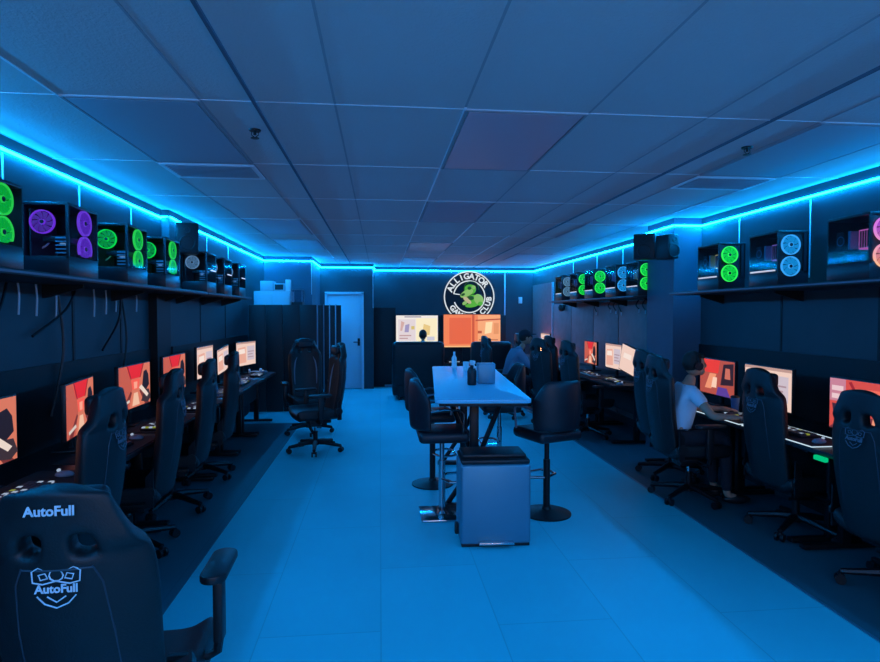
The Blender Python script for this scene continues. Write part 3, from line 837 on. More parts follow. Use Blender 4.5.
def seat_mesh():
    bm = bmesh.new()
    xs = [-.27, -.235, -.18, -.06, .06, .18, .235, .27]; ys = [-.25, -.15, 0, .15, .24, .28]
    def z(x, y): return .485+(.045 if abs(x) > .22 else 0)-(.02 if y > .26 else 0)
    g = [[bm.verts.new((x*(1 if y < .2 else .93), y, z(x, y))) for x in xs] for y in ys]
    for i in range(len(ys)-1):
        for j in range(len(xs)-1): bm.faces.new((g[i][j], g[i][j+1], g[i+1][j+1], g[i+1][j]))
    def mods(ob):
        s = ob.modifiers.new('s', 'SOLIDIFY'); s.thickness = .1; s.offset = -1
        q = ob.modifiers.new('q', 'SUBSURF'); q.levels = 2; q.render_levels = 2
    return baked(bm, mods)
SM = seat_mesh(); SM.materials.append(M_leather)
for p in SM.polygons: p.use_smooth = True
def on_back(me, u0, v0):
    """lay flat lettering (xy) on the rear of the backrest; returns matrix"""
    return None
def gaming_chair(label, grp):
    t = thing('gaming_chair', label, 'chair', (0, 0, 0), 0, grp)
    bk = link('backrest', CB, t)
    # lettering and emblem on the rear
    nz = Vector((0, -1, .16)).normalized()
    b = MB()
    def lay(me, v, size_dx=0):
        p = back_surf(0, v, .004)
        M = Matrix.Translation(p) @ Matrix(((1, 0, 0, 0), (0, .155, -1, 0), (0, 1, .155, 0), (0, 0, 0, 1)))
        b.mesh(me, M_logo, M)
    lay(text_mesh('AutoFull', .037, .001, .0009), .935)
    b.build('lettering', bk, smooth=0)
    b = MB()
    me = text_mesh('AutoFull', .032, .001, .0008)
    p = back_surf(0, .675, .006)
    M = Matrix.Translation(p) @ Matrix(((1, 0, 0, 0), (0, .155, -1, 0), (0, 1, .155, 0), (0, 0, 0, 1)))
    b.mesh(me, M_logo, M)
    def loop(pts, r=.0022, closed=True):
        b.tube([M @ Vector((x, y, 0)) for x, y in pts], r, M_logo, 5, closed=closed)
    loop([(-.062, .05), (-.045, .06), (-.02, .05), (0, .058), (.02, .05), (.045, .06), (.062, .05), (.06, .02), (.035, .014), (0, .022), (-.035, .014), (-.06, .02)])
    loop([(.018*math.cos(a), .038+.016*math.sin(a)) for a in [k*PI/5 for k in range(10)]])
    loop([(-.045, .04), (-.028, .044), (-.022, .03), (-.04, .026)]); loop([(.045, .04), (.028, .044), (.022, .03), (.04, .026)])
    loop([(-.05, -.018), (-.03, -.04), (0, -.052), (.03, -.04), (.05, -.018)], closed=False)
    loop([(-.024, -.02), (0, -.036), (.024, -.02)], closed=False)
    b.build('emblem', bk, smooth=0)
    # piping: rear panel seam and front side stripes
    b = MB()
    for s in (-1, 1):
        b.tube([back_surf(s*u, v, .0) for u, v in ((.62, .05), (.6, .3), (.56, .5), (.5, .68), (.42, .74))], .003, M_trim, 5)
    b.tube([back_surf(u, .735, 0) for u in (-.42, -.2, 0, .2, .42)], .003, M_trim, 5)
    b.mats = [M_pipe]; b.build('piping', bk)
    b = MB()
    for s in (-1, 1):
        P = [front_surf(s*u, v, .0) for u, v in ((.72, .2), (.72, .35), (.7, .5), (.62, .62), (.5, .7))]
        b.tube(P, [.004, .012, .014, .012, .004], M_trim, 6)
    b.build('side_stripe', bk)
    b = MB(); b.box(front_surf(0, .9, .03), (.22, .06, .1), M_leather2, bev=.025, seg=3)
    b.build('head_pillow', bk)
    link('seat', SM, t)
    # mechanism, column, arms
    b = MB(); b.box((0, -.02, .37), (.3, .26, .04), M_blackm, bev=.006); b.box((0, -.02, .33), (.16, .2, .05), M_blackm, bev=.006)
    b.tube([(.12, 0, .35), (.2, .0, .345), (.3, .02, .35)], .006, M_blackm); b.build('mechanism', t)
    b = MB(); b.cyl((0, 0, .1), (0, 0, .33), .014, M_chrome); b.cyl((0, 0, .1), (0, 0, .24), .027, M_blackm); b.build('gas_column', t)
    for s in (-1, 1):
        b = MB(); b.prism([(0, 0), (.05, 0), (.05, .2), (0, .26)], .01, M_blackm, M=Matrix.Translation((s*.285-.005, -.23, .40)) @ Matrix(((0, 0, 1, 0), (1, 0, 0, 0), (0, 1, 0, 0), (0, 0, 0, 1))))
        b.cyl((s*.29-.008, -.2, .5), (s*.29+.008, -.2, .5), .04, M_black)
        b.build('recline_bracket', t)
        b = MB(); b.tube([(s*.14, .02, .375), (s*.28, .02, .375), (s*.31, .02, .39), (s*.318, .02, .45)], .017, M_blackm)
        b.box((s*.318, .02, .56), (.035, .06, .26), M_black, bev=.008)
        a = b.build('armrest', t)
        p = MB(); P = [(.046*math.cos(a), .03+(.09 if math.sin(a) > 0 else -.09)+.045*math.sin(a)-.03) for a in [2*PI*(k+.5)/16 for k in range(16)]]
        p.prism(P, .03, M_black, M=Matrix.Translation((s*.318, .03, .683)), bev=.008); p.build('arm_pad', a)
    b = MB(); b.cyl((0, 0, .075), (0, 0, .135), .04, M_blackm, r1=.034)
    for k in range(5):
        a = 2*PI*k/5+.3; ca, sa = math.cos(a), math.sin(a)
        b.tube([(ca*.02, sa*.02, .11), (ca*.12, sa*.12, .105), (ca*.24, sa*.24, .085), (ca*.315, sa*.315, .075)], [.03, .026, .021, .018], M_blackm, 8)
    b.build('star_base', t)
    for k in range(5):
        a = 2*PI*k/5+.3; ca, sa = math.cos(a), math.sin(a)
        b = MB(); c_ = Vector((ca*.315, sa*.315, 0)); tx = Vector((-sa, ca, 0))
        b.cyl(c_+Vector((0, 0, .045)), c_+Vector((0, 0, .08)), .01, M_blackm, seg=8)
        for s in (-1, 1): b.cyl(c_+tx*(s*.012-.009*0)+Vector((0, 0, .03)), c_+tx*s*.03+Vector((0, 0, .03)), .03, M_black, seg=14)
        b.box(c_+Vector((0, 0, .05)), (.03, .03, .025), M_black, rot=(0, 0, a), bev=.006)
        b.build('caster', t)
    return t
CH = gaming_chair('large gaming chair in the near left foreground, seen from behind', 'gaming chairs')
CHZ = .005
def lower(t, dz, arms=0):
    for c_ in t.children:
        k_ = c_.name.split('.')[0]
        if k_ in ('backrest', 'seat', 'mechanism', 'recline_bracket', 'armrest'): c_.location.z -= dz
        if k_ == 'armrest': c_.location.z += arms
CH.location = (-.90, 2.13, CHZ); CH.rotation_euler = (0, 0, R(2))
left = [(-1.72, 3.2, 92, 'gaming chair at the left desks nearest the camera, behind the foreground one'),
        (-1.74, 4.22, 97, 'second gaming chair along the left desks'),
        (-1.75, 5.1, 98, 'third gaming chair along the left desks'),
        (-1.78, 6.05, 98, 'fourth gaming chair along the left desks, farthest in the row')]
for x, y, a, lab in left: dup(CH, (x, y, CHZ), R(a), lab)
right = [(3.05, 3.08, -86, 'gaming chair cut by the right edge of the photo'),
         (3.12, 4.08, -90, 'tall gaming chair on the right in front of the pale monitor'),
         (2.72, 4.9, -92, 'gaming chair the boy in the blue shirt sits on'),
         (2.93, 5.62, -90, 'gaming chair just behind the one the boy sits on'),
         (2.76, 7.55, -82, 'gaming chair at the far right desks nearest the column'),
         (3.0, 9.2, -84, 'second gaming chair at the far right desks'),
         (2.58, 8.45, -66, 'gaming chair turned away in the aisle right of the bar table'),
         (2.75, 10.2, -90, 'farthest gaming chair at the right desks'),
         (1.95, 9.1, -88, 'gaming chair under the person with the cap')]
RC = [dup(CH, (x, y, CHZ), R(a), lab) for x, y, a, lab in right]
lower(RC[0], .08); lower(RC[1], .05)
for x_ in [o for o in COL.objects if o.name.startswith('gaming_chair.') and o.location.x < -1.6]: lower(x_, .03)
dup(CH, (-.77, 7.05, CHZ), R(112), 'empty gaming chair in the left aisle, seen from its side')
dup(CH, (-.98, 8.15, CHZ), R(196), 'empty gaming chair facing the camera in front of the black divider')

lower(CH, .09, .12)
DIM = mat('embroidery_grey', rgb(100, 112, 125), .7)  # greyer thread for the emblems on all but the foreground chair
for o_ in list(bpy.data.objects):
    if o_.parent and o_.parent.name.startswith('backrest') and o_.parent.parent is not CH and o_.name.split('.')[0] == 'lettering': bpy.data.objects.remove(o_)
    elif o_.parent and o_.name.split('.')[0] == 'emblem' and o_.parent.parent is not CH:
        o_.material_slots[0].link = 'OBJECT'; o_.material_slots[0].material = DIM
for c_ in CH.children:
    if c_.name.split('.')[0] == 'backrest':
        th_ = R(9); p_ = Vector((0, -.23, .47)); q_ = Matrix.Rotation(th_, 3, 'X') @ p_
        c_.rotation_euler = (th_, 0, 0); c_.location = c_.location+(p_-q_)
# ------------------------------------------------------------ folding divider, cabinet and boxes at the left end
t = thing('folding_divider', 'black folding divider at the end of the left desks', 'divider', (-2.15, 9.9, 0))
xs = 0
for k in range(4):
    MB().box((.14+.275*k, 0, .9), (.27, .03, 1.77), M_blackpanel, bev=.004).build('panel', t)
for k in range(4):
    xx = 1.12+.1*k
    b = MB(); b.box((xx+.04, .0+.02*(k % 2), .895), (.085, .035, 1.77), M_blackpanel, bev=.004); b.build('panel', t)
    b = MB(); b.box((xx, -.02, .9), (.012, .014, 1.79), M_trim); tag(b.build('edge_trim', t), 'grey edge strip')
t = thing('white_cabinet', 'white cabinet rising behind the black divider', 'cabinet', (-1.85, 10.6, 0))
b = MB(); b.box((0, 0, 1.02), (.62, .5, 2.02), M_board, bev=.004); b.build('body', t)
for s in (-1, 1):
    dd = MB().box((s*.152, -.258, 1.02), (.295, .016, 1.9), M_board, bev=.003).build('door', t)
    MB().box((s*.03, -.275, 1.1), (.012, .016, .14), M_chrome).build('handle', dd)
tag(MB().box((-1.95, 10.55, 2.03+.09), (.22, .3, .17), M_board, bev=.004).build('storage_box'), 'pale box on top of the white cabinet, left one', 'box')
t = thing('game_console_box', 'dark framed box on top of the white cabinet', 'box', (-1.74, 10.5, 2.03)); MB().box((0, 0, .07), (.18, .2, .13), M_board, bev=.003).build('carton', t); MB().box((0, -.103, .07), (.14, .006, .09), M_black).build('front', t)
tag(MB().box((-1.59, 10.45, 2.03+.1), (.08, .12, .2), M_white, bev=.003).build('storage_box'), 'slim upright white box at the right end of the cabinet top', 'box')
t = thing('glass_case', 'small glass case beside the cabinet above the divider', 'case', (-1.43, 10.5, 0))
MB().box((0, 0, .92), (.18, .3, 1.84), M_blackpanel).build('pedestal', t)
b = MB()
for sx in (-1, 1):
    for sy in (-1, 1): b.box((sx*.085, sy*.14, 1.95), (.01, .01, .22), M_trim)
b.box((0, 0, 2.06), (.18, .3, .01), M_trim); b.build('frame', t)
MB().box((0, 0, 1.95), (.165, .275, .2), M_glass).build('glass', t)

# ------------------------------------------------------------ far wall: divider, TVs, sign
t = thing('black_partition', 'long black partition in front of the far wall carrying the televisions', 'partition', (1.35, 13.1, 0))
for k in range(6): MB().box((-1.25+.5*k, 0, .885 if k == 0 else .80), (.495, .04, 1.77 if k == 0 else 1.6), M_blackpanel, bev=.004).build('panel', t)
MB().box((-1.0, -.1, .04), (.5, .02, .05), M_trim).build('kick_strip', t)
def tv(xc, zc, w, h, art, label):
    t = thing('television', label, 'television', (xc, 13.0, zc), 0, 'televisions on the far partition')
    MB().box((0, .03, 0), (w+.03, .05, h+.03), M_black, bev=.004).build('housing', t)
    screen_mb(w, h, art, .003).build('screen', t, smooth=0)
    MB().box((0, .065, 0), (.3, .03, .2), M_blackm).build('wall_mount', t)
tv(.82, 1.285, .93, .62, TVL, 'left television with a white and yellow picture')
tv(2.06, 1.25, 1.29, .73, TVR, 'right television with an orange picture')
t = thing('media_console', 'low black console under the right television', 'console', (1.95, 12.8, 0))
MB().box((0, 0, .3), (1.3, .32, .5), M_blackpanel, bev=.006).build('body', t)
for s in (-1, 0, 1): MB().box((s*.42, -.168, .3), (.4, .012, .44), M_black, bev=.003).build('door', t)
for s in (-1, 1): MB().box((s*.6, 0, .03), (.05, .26, .05), M_blackm).build('leg', t)
t = thing('game_console', 'slim console with pale lights under the orange television', 'game console', (1.62, 12.8, .55))
MB().box((0, 0, .025), (.3, .2, .05), M_black, bev=.006).build('body', t)
for s in (-1, 1): MB().box((s*.07, -.101, .03), (.1, .004, .01), M_glowl).build('light', t)
# round sign
t = thing('round_sign', 'round white and green alligator sign glowing above the televisions', 'sign', (2.08, YF-.02, 2.03))
M_sign = emit('sign_white', rgb(225, 232, 235), .95)
M_signb = mat('sign_backing', rgb(14, 18, 22), .5)
b = MB(); b.cyl((0, 0, 0), (0, .02, 0), .60, M_signb, seg=64); b.build('backing', t)
b = MB(); b.torus((0, -.01, 0), .585, .014, M_sign, 'Y', seg=72); b.torus((0, -.01, 0), .37, .014, M_sign, 'Y', seg=60, a0=R(-160), a1=R(170)); 
b.tube([(-.365, -.01, .07), (-.22, -.01, .05)], .01, M_sign); b.build('rings', t)
b = MB()
def arc_text(s, a_start, a_end, r, size, flip):
    n_ = len(s)
    for i, ch in enumerate(s):
        if ch == ' ': continue
        a = R(a_start+(a_end-a_start)*i/(n_-1))
        me = text_mesh(ch, size, .004, .006)
        p = Vector((r*math.cos(a), -.012, r*math.sin(a)))
        rot = (a-PI/2) if not flip else (a+PI/2)
        # text xy -> world xz, facing -y
        M = Matrix.Translation(p) @ Matrix(((math.cos(rot), -math.sin(rot), 0, 0), (0, 0, -1, 0), (math.sin(rot), math.cos(rot), 0, 0), (0, 0, 0, 1)))
        b.mesh(me, M_sign, M)
arc_text('ALLIGATOR', 158, 38, .475, .19, False)
arc_text('GAMING CLUB', 214, 354, .475, .17, True)
b.build('lettering', t, smooth=0)
G1 = emit('sign_green', rgb(95, 190, 60), .8); G2 = emit('sign_green_light', rgb(150, 205, 110), .8); G3 = emit('sign_green_dark', rgb(35, 85, 35), .8); G4 = emit('sign_cream', rgb(205, 195, 150), .8)
b = MB()
def blob(c_, r_, m, rot=0, y=-.012): b.ell((c_[0], y, c_[1]), (r_[0], .012, r_[1]), m, rot=(0, -rot, 0), seg=20)
blob((.02, .17), (.14, .12), G1); blob((-.06, .08), (.17, .075), G2, .5, -.02); blob((.1, .22), (.05, .045), G2, 0, -.024); blob((.0, .2), (.045, .04), G3, 0, -.03)
blob((.13, -.08), (.17, .12), G1, -.4); blob((.22, -.06), (.11, .13), G2, .6, -.02); blob((-.05, -.08), (.12, .05), G4, -.7, -.024); blob((.05, -.2), (.15, .05), G1, .1, -.02)
blob((.04, -.03), (.07, .05), G3, 0, -.03); blob((-.15, .05), (.05, .03), G3, .4, -.034); blob((-.11, -.15), (.06, .04), G2, .5, -.03); blob((.26, -.16), (.06, .05), G1, 0, -.028)
b.torus((.05, -.012, .19), .17, .012, G3, 'Y', seg=24, a0=R(-10), a1=R(190))
b.build('alligator_emblem', t)

# ------------------------------------------------------------ sofas in front of the TVs
def sofa(x, y, w, label):
    t = thing('lounge_chair', label, 'sofa', (x, y, 0), 0, 'black lounge chairs facing the televisions')
    MB().box((0, 0, .22), (w-.2, .75, .32), M_sofa, bev=.03).build('base', t)
    MB().box((0, .06, .44), (w-.26, .62, .14), M_sofa, bev=.04, seg=3).build('seat_cushion', t)
    b = MB().box((0, -.33, .68), (w, .2, .86), M_sofa, rot=(R(6), 0, 0), bev=.07, seg=4); b.build('backrest', t)
    for s in (-1, 1): MB().box((s*(w/2-.08), .05, .36), (.15, .78, .56), M_sofa, bev=.04, seg=3).build('armrest', t)
    for sx in (-1, 1):
        for sy in (-1, 1): MB().cyl((sx*(w/2-.15), sy*.28, 0), (sx*(w/2-.15), sy*.28, .07), .02, M_blackm, seg=10).build('foot', t)
    return t
sofa(.72, 11.4, .98, 'black high backed loveseat in front of the left television')
sofa(2.1, 11.3, .78, 'black high backed armchair in front of the orange television')

# ------------------------------------------------------------ bar table
tw, tl = .71, 2.7; ta = math.atan2(.22, 2.69)
t = thing('bar_table', 'long high bar table with a pale top in the middle of the room', 'table', (.86, 5.535, 0), -ta)
b = MB(); cr = .05; P = []
for (sx, sy, a0) in ((1, 1, 0), (-1, 1, 90), (-1, -1, 180), (1, -1, 270)):
    for k in range(5):
        a = R(a0+k*22.5); P.append((sx*(tw/2-cr)+cr*math.cos(a), sy*(tl/2-cr)+cr*math.sin(a)))
b.prism(P, .028, M_tabletop, M=Matrix.Translation((0, 0, .99)), bev=.003); b.build('tabletop', t)
MB().box((0, 0, .975), (tw-.06, tl-.08, .026), M_black, bev=.004).build('apron', t)
for yy in (-.72, .72):
    b = MB(); b.box((-.02, yy, .5), (.075, .05, .94), M_blackm, bev=.005); b.build('post', t)
    for s in (-1, 1):
        b = MB(); b.tube([(s*.24, yy+.06, .965), (s*.02, yy+.06, .42), (-s*.24, yy+.06, .03)], .022, M_blackm, 8); b.build('cross_leg', t)
    b = MB(); b.box((0, yy+.03, .02), (.6, .07, .04), M_blackm, bev=.006); b.build('foot_bar', t)
MB().box((0, .03, .3), (.04, 1.4, .04), M_blackm, bev=.005).build('stretcher', t)
# items on the table
TZ = 1.0195
t = thing('spray_bottle', 'black spray bottle with a white trigger on the bar table', 'spray bottle', (.80, 5.06, TZ), R(20))
MB().lathe([(0, 0), (.036, 0), (.04, .01), (.04, .12), (.03, .15), (.014, .165), (.014, .18), (0, .18)], M_black).build('bottle', t)
b = MB(); b.box((0, -.01, .2), (.025, .07, .03), M_white, bev=.006); b.tube([(0, -.03, .19), (0, -.045, .165), (0, -.04, .15)], .005, M_white); b.cyl((0, 0, .175), (0, 0, .2), .016, M_white); b.build('trigger', t)
t = thing('tissue_box', 'pale blue grey box standing upright on the bar table', 'box', (.945, 5.18, TZ), R(-3))
MB().box((0, 0, .09), (.155, .13, .18), M_steel, bev=.006).build('carton', t)
b = MB().box((0, 0, .181), (.09, .03, .004), M_white); b.build('opening', t)
tag(MB().lathe([(0, 0), (.03, 0), (.032, .1), (.028, .1), (.026, .005), (0, .005)], M_white).build('paper_cup', None, (.93, 6.3, TZ)), 'small white cup farther back on the bar table', 'cup')
tag(MB().lathe([(0, 0), (.028, 0), (.03, .12), (.012, .15), (.012, .19), (0, .19)], M_white).build('water_bottle', None, (.84, 6.6, TZ)), 'pale bottle near the far end of the bar table', 'bottle')

# ------------------------------------------------------------ bar stools
M_stool = mat('stool_leather', rgb(22, 26, 33), .45, bump=.1)
def stool(x, y, rz, label, chrome=True, square=False):
    """faces local +y, backrest on -y"""
    t = thing('bar_stool', label, 'bar stool', (x, y, 0), rz, 'bar stools round the high table')
    mp = M_chrome if chrome else M_blackm
    b = MB()
    if square: b.box((0, 0, .009), (.36, .36, .016), mp, bev=.006); b.lathe([(0, .05), (.03, .04), (.045, .018), (0, .018)], mp)
    else: b.lathe([(0, 0), (.2, 0), (.2, .01), (.12, .025), (.04, .04), (.03, .06), (0, .06)], M_blackm if not chrome else mp, seg=36)
    b.build('base', t)
    b = MB(); b.cyl((0, 0, .03), (0, 0, .45), .028, mp); b.cyl((0, 0, .4), (0, 0, .66), .02, mp); b.build('pole', t)
    b = MB(); b.tube([(-.02, 0, .3), (-.13, .05, .3), (-.15, .16, .3), (-.1, .21, .3), (.1, .21, .3), (.15, .16, .3), (.13, .05, .3), (.02, 0, .3)], .011, M_chrome); b.build('footrest', t)
    MB().box((0, 0, .67), (.42, .40, .09), M_stool, bev=.035, seg=3).build('seat', t)
    # wrapped backrest
    bm = bmesh.new(); rows_ = []
    for zz, k in ((.72, 1.), (.80, 1.03), (.92, 1.06), (1.04, 1.06), (1.12, 1.02)):
        row = []
        for i in range(11):
            a = R(200+140*i/10)
            hgt = zz if 2 <= i <= 8 else .72+(zz-.72)*(.82 if i in (1, 9) else .6)
            row.append(bm.verts.new((.235*k*math.cos(a)*.98, .215*k*math.sin(a)-.03, hgt)))
        rows_.append(row)
    for A, B in zip(rows_, rows_[1:]):
        for i in range(10): bm.faces.new((A[i], A[i+1], B[i+1], B[i]))
    def mods(ob):
        s = ob.modifiers.new('s', 'SOLIDIFY'); s.thickness = .035; s.offset = 0
        q = ob.modifiers.new('q', 'SUBSURF'); q.levels = 2; q.render_levels = 2
    me = baked(bm, mods); me.materials.append(M_stool)
    for p in me.polygons: p.use_smooth = True
    link('backrest', me, t)
    for s in (-1, 1):
        b = MB(); b.tube([(s*.215, -.12, .88), (s*.225, .0, .90), (s*.225, .12, .89), (s*.215, .15, .86), (s*.2, .15, .70)], .01, M_chrome if chrome else M_trim); b.build('arm', t)
    return t
stool(.50, 4.72, R(-90), 'bar stool at the near left of the bar table with a square chrome base', square=True)
stool(.50, 5.58, R(-88), 'second bar stool on the left side of the bar table', chrome=False)
stool(1.36, 4.66, R(22), 'black bar stool at the near right corner of the bar table', chrome=False)
stool(1.25, 6.05, R(88), 'bar stool on the right side of the bar table, farther back')

# ------------------------------------------------------------ trash can
t = thing('trash_can', 'large square steel trash can in front of the bar table', 'trash can', (.815, 4.19, 0), R(-2))
MB().box((0, 0, .30), (.50, .34, .57), M_steel, bev=.022, seg=3).build('body', t)
MB().box((0, 0, .012), (.485, .33, .024), M_black, bev=.005).build('base', t)
b = MB(); b.box((0, .0, .60), (.49, .33, .03), M_black, bev=.012); b.box((0, .03, .625), (.46, .26, .03), M_black, bev=.012); b.build('lid', t)
b = MB(); b.box((0, -.19, .035), (.25, .05, .016), M_chrome, bev=.004); b.build('pedal', t)
b = MB(); b.box((-.262, .0, .08), (.03, .06, .08), M_black, bev=.01); b.build('side_catch', t)

# ------------------------------------------------------------ people
def skin(verts, edges, root=0, sub=2):
    """verts: list of (co, radius)"""
    me = bpy.data.meshes.new('tmp'); me.from_pydata([v[0] for v in verts], edges, []); me.update()
    ob = bpy.data.objects.new('tmp', me); COL.objects.link(ob)
    ob.modifiers.new('s', 'SKIN')
    if not me.skin_vertices: me.skin_vertices.new() if hasattr(me.skin_vertices, 'new') else None
    sv = me.skin_vertices[0].data
    for i, v in enumerate(verts):
        r = v[1]; sv[i].radius = (r, r) if not isinstance(r, tuple) else r; sv[i].use_root = (i == root)
    q = ob.modifiers.new('q', 'SUBSURF'); q.levels = sub; q.render_levels = sub
    dg = bpy.context.evaluated_depsgraph_get(); dg.update()
    out = bpy.data.meshes.new_from_object(ob.evaluated_get(dg)); bpy.data.objects.remove(ob); bpy.data.meshes.remove(me)
    return out
def person(name, label, loc, rz, shirt, pants, scale=1., hands=((-.2, .55, .78), (.2, .55, .78)), lean=.1, cap=False, seat=.5, long_sleeve=False, shoe=M_shoe):
    """seated, facing local +y, pelvis over origin at seat height"""
    t = thing(name, label, 'person', loc, rz)
    k = scale
    z0 = seat+.09
    pel = Vector((0, 0, z0)); wa = pel+Vector((0, lean*.25, .16))*k; ch = pel+Vector((0, lean*.8, .36))*k; ne = pel+Vector((0, lean*1.15, .50))*k
    hb = pel+Vector((0, lean*1.35+.01, .58))*k; hc = hb+Vector((0, .02, .09))*k
    V = [(pel, (.12*k, .095*k)), (wa, (.105*k, .075*k)), (ch, (.12*k, .075*k)), (ne, .05*k), (hb, .05*k)]
    E_ = [(0, 1), (1, 2), (2, 3), (3, 4)]
    info = {}
    for s, hd in ((-1, hands[0]), (1, hands[1])):
        sh = ch+Vector((s*.155, 0, .07))*k; hd = Vector(hd)
        el = (sh+hd)/2+Vector((s*.06, -.04, -.10))*k
        wr = hd+(el-hd).normalized()*.07*k
        i = len(V); V += [(sh, .055*k), ((sh+el)/2, .045*k), (el, .038*k), ((el+wr)/2, .036*k), (wr, .024*k), (hd, .03*k)]
        E_ += [(2, i), (i, i+1), (i+1, i+2), (i+2, i+3), (i+3, i+4), (i+4, i+5)]
        d = (hd-wr).normalized()
        side_ = Vector((s, 0, 0))
        # fingers
        perp = d.cross(Vector((0, 0, 1))).normalized()
        for q, ln in enumerate((.065, .075, .07, .055)):
            a = hd+perp*(q-1.5)*.017*k; j = len(V)
            V += [(a+d*.03*k, .0085*k), (a+d*(.03+ln*.5)*k+Vector((0, 0, -.004)), .008*k), (a+d*(.03+ln)*k+Vector((0, 0, -.02))*k, .007*k)]
            E_ += [(i+5, j), (j, j+1), (j+1, j+2)]
        j = len(V); ins = perp*(-s if perp.x > 0 else s)
        V += [(hd+ins*.03*k-d*.01*k, .01*k), (hd+ins*.05*k+d*.03*k-Vector((0, 0, .01)), .008*k)]
        E_ += [(i+5, j), (j, j+1)]
        info[s] = (sh, el, wr, hd)
        hp = pel+Vector((s*.085, .03, -.02))*k; kn = pel+Vector((s*.13, .40, .0))*k; an = Vector((kn.x, kn.y+.02, .09)); ft = an+Vector((0, .14, -.05))*k
        i = len(V); V += [(hp, .085*k), ((hp+kn)/2, .075*k), (kn, .055*k), ((kn+an)/2, .05*k), (an, .035*k), (ft, .032*k)]
        E_ += [(0, i), (i, i+1), (i+1, i+2), (i+2, i+3), (i+3, i+4), (i+4, i+5)]
        info[('leg', s)] = (hp, kn, an, ft)
    body = MB(); body.mesh(skin(V, E_), M_skin)
    body.ell(hc, (.075*k, .092*k, .108*k), M_skin, rot=(-.05, 0, 0), seg=24, rings=16)
    body.ell(hc+Vector((0, .055, -.06))*k, (.045*k, .04*k, .045*k), M_skin)
    body.ell(hc+Vector((0, .095, -.015))*k, (.012*k, .02*k, .022*k), M_skin)
    for s in (-1, 1):
        body.ell(hc+Vector((s*.076, -.005, -.012))*k, (.012*k, .02*k, .03*k), M_skin)
        body.ell(hc+Vector((s*.03, .083, .012))*k, (.011*k, .008*k, .007*k), M_black)
    body.ell(hc+Vector((0, .089, -.052))*k, (.02*k, .006*k, .005*k), mat('lips', rgb(150, 80, 75), .5))
    body.build('body', t, smooth=60)
    # clothing
    V = [(pel+Vector((0, 0, -.02)), (.155*k, .13*k)), (wa, (.14*k, .115*k)), (ch, (.165*k, .125*k)), (ch+Vector((0, .01, .1))*k, (.085*k))]
    E_ = [(0, 1), (1, 2), (2, 3)]
    for s in (-1, 1):
        sh, el, wr, hd = info[s]; i = len(V)
        V += [(sh, .068*k), (sh.lerp(el, .6), .06*k)]; E_ += [(2, i), (i, i+1)]
        if long_sleeve: V += [(el, .05*k), (el.lerp(wr, .9), .036*k)]; E_ += [(i+1, i+2), (i+2, i+3)]
    c_ = MB(); c_.mesh(skin(V, E_), shirt); 
    if cap: c_.ell(ne+Vector((0, -.035, -.02))*k, (.085*k, .06*k, .05*k), shirt)
    c_.build('shirt', t, smooth=60)
    V = [(pel, (.145*k, .115*k))]; E_ = []
    for s in (-1, 1):
        hp, kn, an, ft = info[('leg', s)]; i = len(V)
        V += [(hp, .098*k), ((hp+kn)/2, .09*k), (kn, .07*k)]; E_ += [(0, i), (i, i+1), (i+1, i+2)]
        if True: V += [((kn+an)/2, .058*k), (an+Vector((0, 0, .02)), .045*k)]; E_ += [(i+2, i+3), (i+3, i+4)]
    c_ = MB(); c_.mesh(skin(V, E_), pants); c_.build('trousers', t, smooth=60)
    for s in (-1, 1):
        hp, kn, an, ft = info[('leg', s)]
        c_ = MB(); c_.ell((an+ft)/2+Vector((0, .02, -.015)), (.045*k, .13*k, .042*k), shoe)
        for v in c_.bm.verts: v.co.z = max(v.co.z, .008)
        c_.build('shoe', t)
    hr = MB(); hr.ell(hc+Vector((0, -.018, .022))*k, (.086*k, .096*k, .104*k), M_hair, seg=24, rings=16)
    # clear the face
    geo = [v for v in hr.bm.verts if (v.co.y-hc.y) > .045*k and (v.co.z-hc.z) < .045*k]
    bmesh.ops.delete(hr.bm, geom=geo, context='VERTS')
    geo = [v for v in hr.bm.verts if (v.co.z-hc.z) < -.07*k]
    bmesh.ops.delete(hr.bm, geom=geo, context='VERTS')
    if not cap: hr.ell(hc+Vector((0, .06, .075))*k, (.06*k, .03*k, .028*k), M_hair)
    hr.build('hair', t)
    if cap:
        cp_ = MB(); cp_.ell(hc+Vector((0, -.01, .045))*k, (.092*k, .105*k, .085*k), M_pants); cp_.ell(hc+Vector((0, .12, .05))*k, (.065*k, .07*k, .01*k), M_pants)
        cp_.build('cap', t)
    t['_head'] = (hc.x, hc.y, hc.z)
    return t, hc
boy, hc = person('person', 'person in a light blue tee with headphones, seated at the near right desk', (2.58, 4.86, 0), R(-95), M_shirt, M_pants, .93,
                 hands=((-.05, .46, .80), (.36, .34, .80)), lean=.1, seat=.49, shoe=M_black)
M4 = Matrix.Translation((2.58, 4.86, 0)) @ Matrix.Rotation(R(-95), 4, 'Z')
t = thing('headphones', 'black headphones on the head of the person in light blue', 'headphones', M4 @ hc, R(-95))
b = MB(); b.torus((0, -.005, .0), .1, .008, M_black, 'Y', seg=24, a0=R(0), a1=R(180)); b.build('headband', t)
for s in (-1, 1): MB().cyl((s*.078, -.005, -.01), (s*.105, -.005, -.01), .036, M_black, seg=20).build('ear_cup', t)
p2, _ = person('person', 'person in a blue grey hoodie and dark cap at the far right desks', (2.02, 9.15, 0), R(-84), M_hoodie, M_pants, 1.0, hands=((-.14, .5, .8), (.16, .5, .8)), lean=.2, cap=True, seat=.5, long_sleeve=True)
p3, _ = person('person', 'person on the loveseat, only the back of the head showing against the left television', (.84, 11.42, 0), 0, M_pants, M_pants, .9, hands=((-.14, .42, .72), (.14, .42, .72)), lean=.04, seat=.52, long_sleeve=True)
for p_ in (boy, p2, p3): del p_['_head']

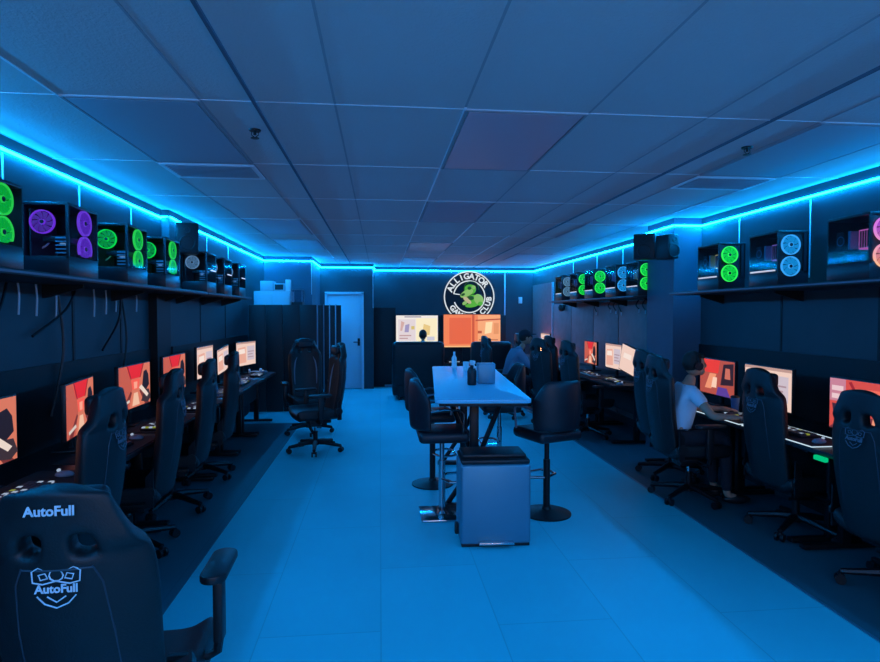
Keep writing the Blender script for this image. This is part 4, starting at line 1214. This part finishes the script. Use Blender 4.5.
# ------------------------------------------------------------ world and view
wd = bpy.data.worlds.new('world'); S.world = wd; wd.use_nodes = True
wd.node_tree.nodes['Background'].inputs[0].default_value = (.01, .02, .05, 1); wd.node_tree.nodes['Background'].inputs[1].default_value = .1
S.view_settings.view_transform = 'Standard'; S.view_settings.look = 'None'; S.view_settings.gamma = 1; S.view_settings.use_curve_mapping = False
S.view_settings.exposure = 0.
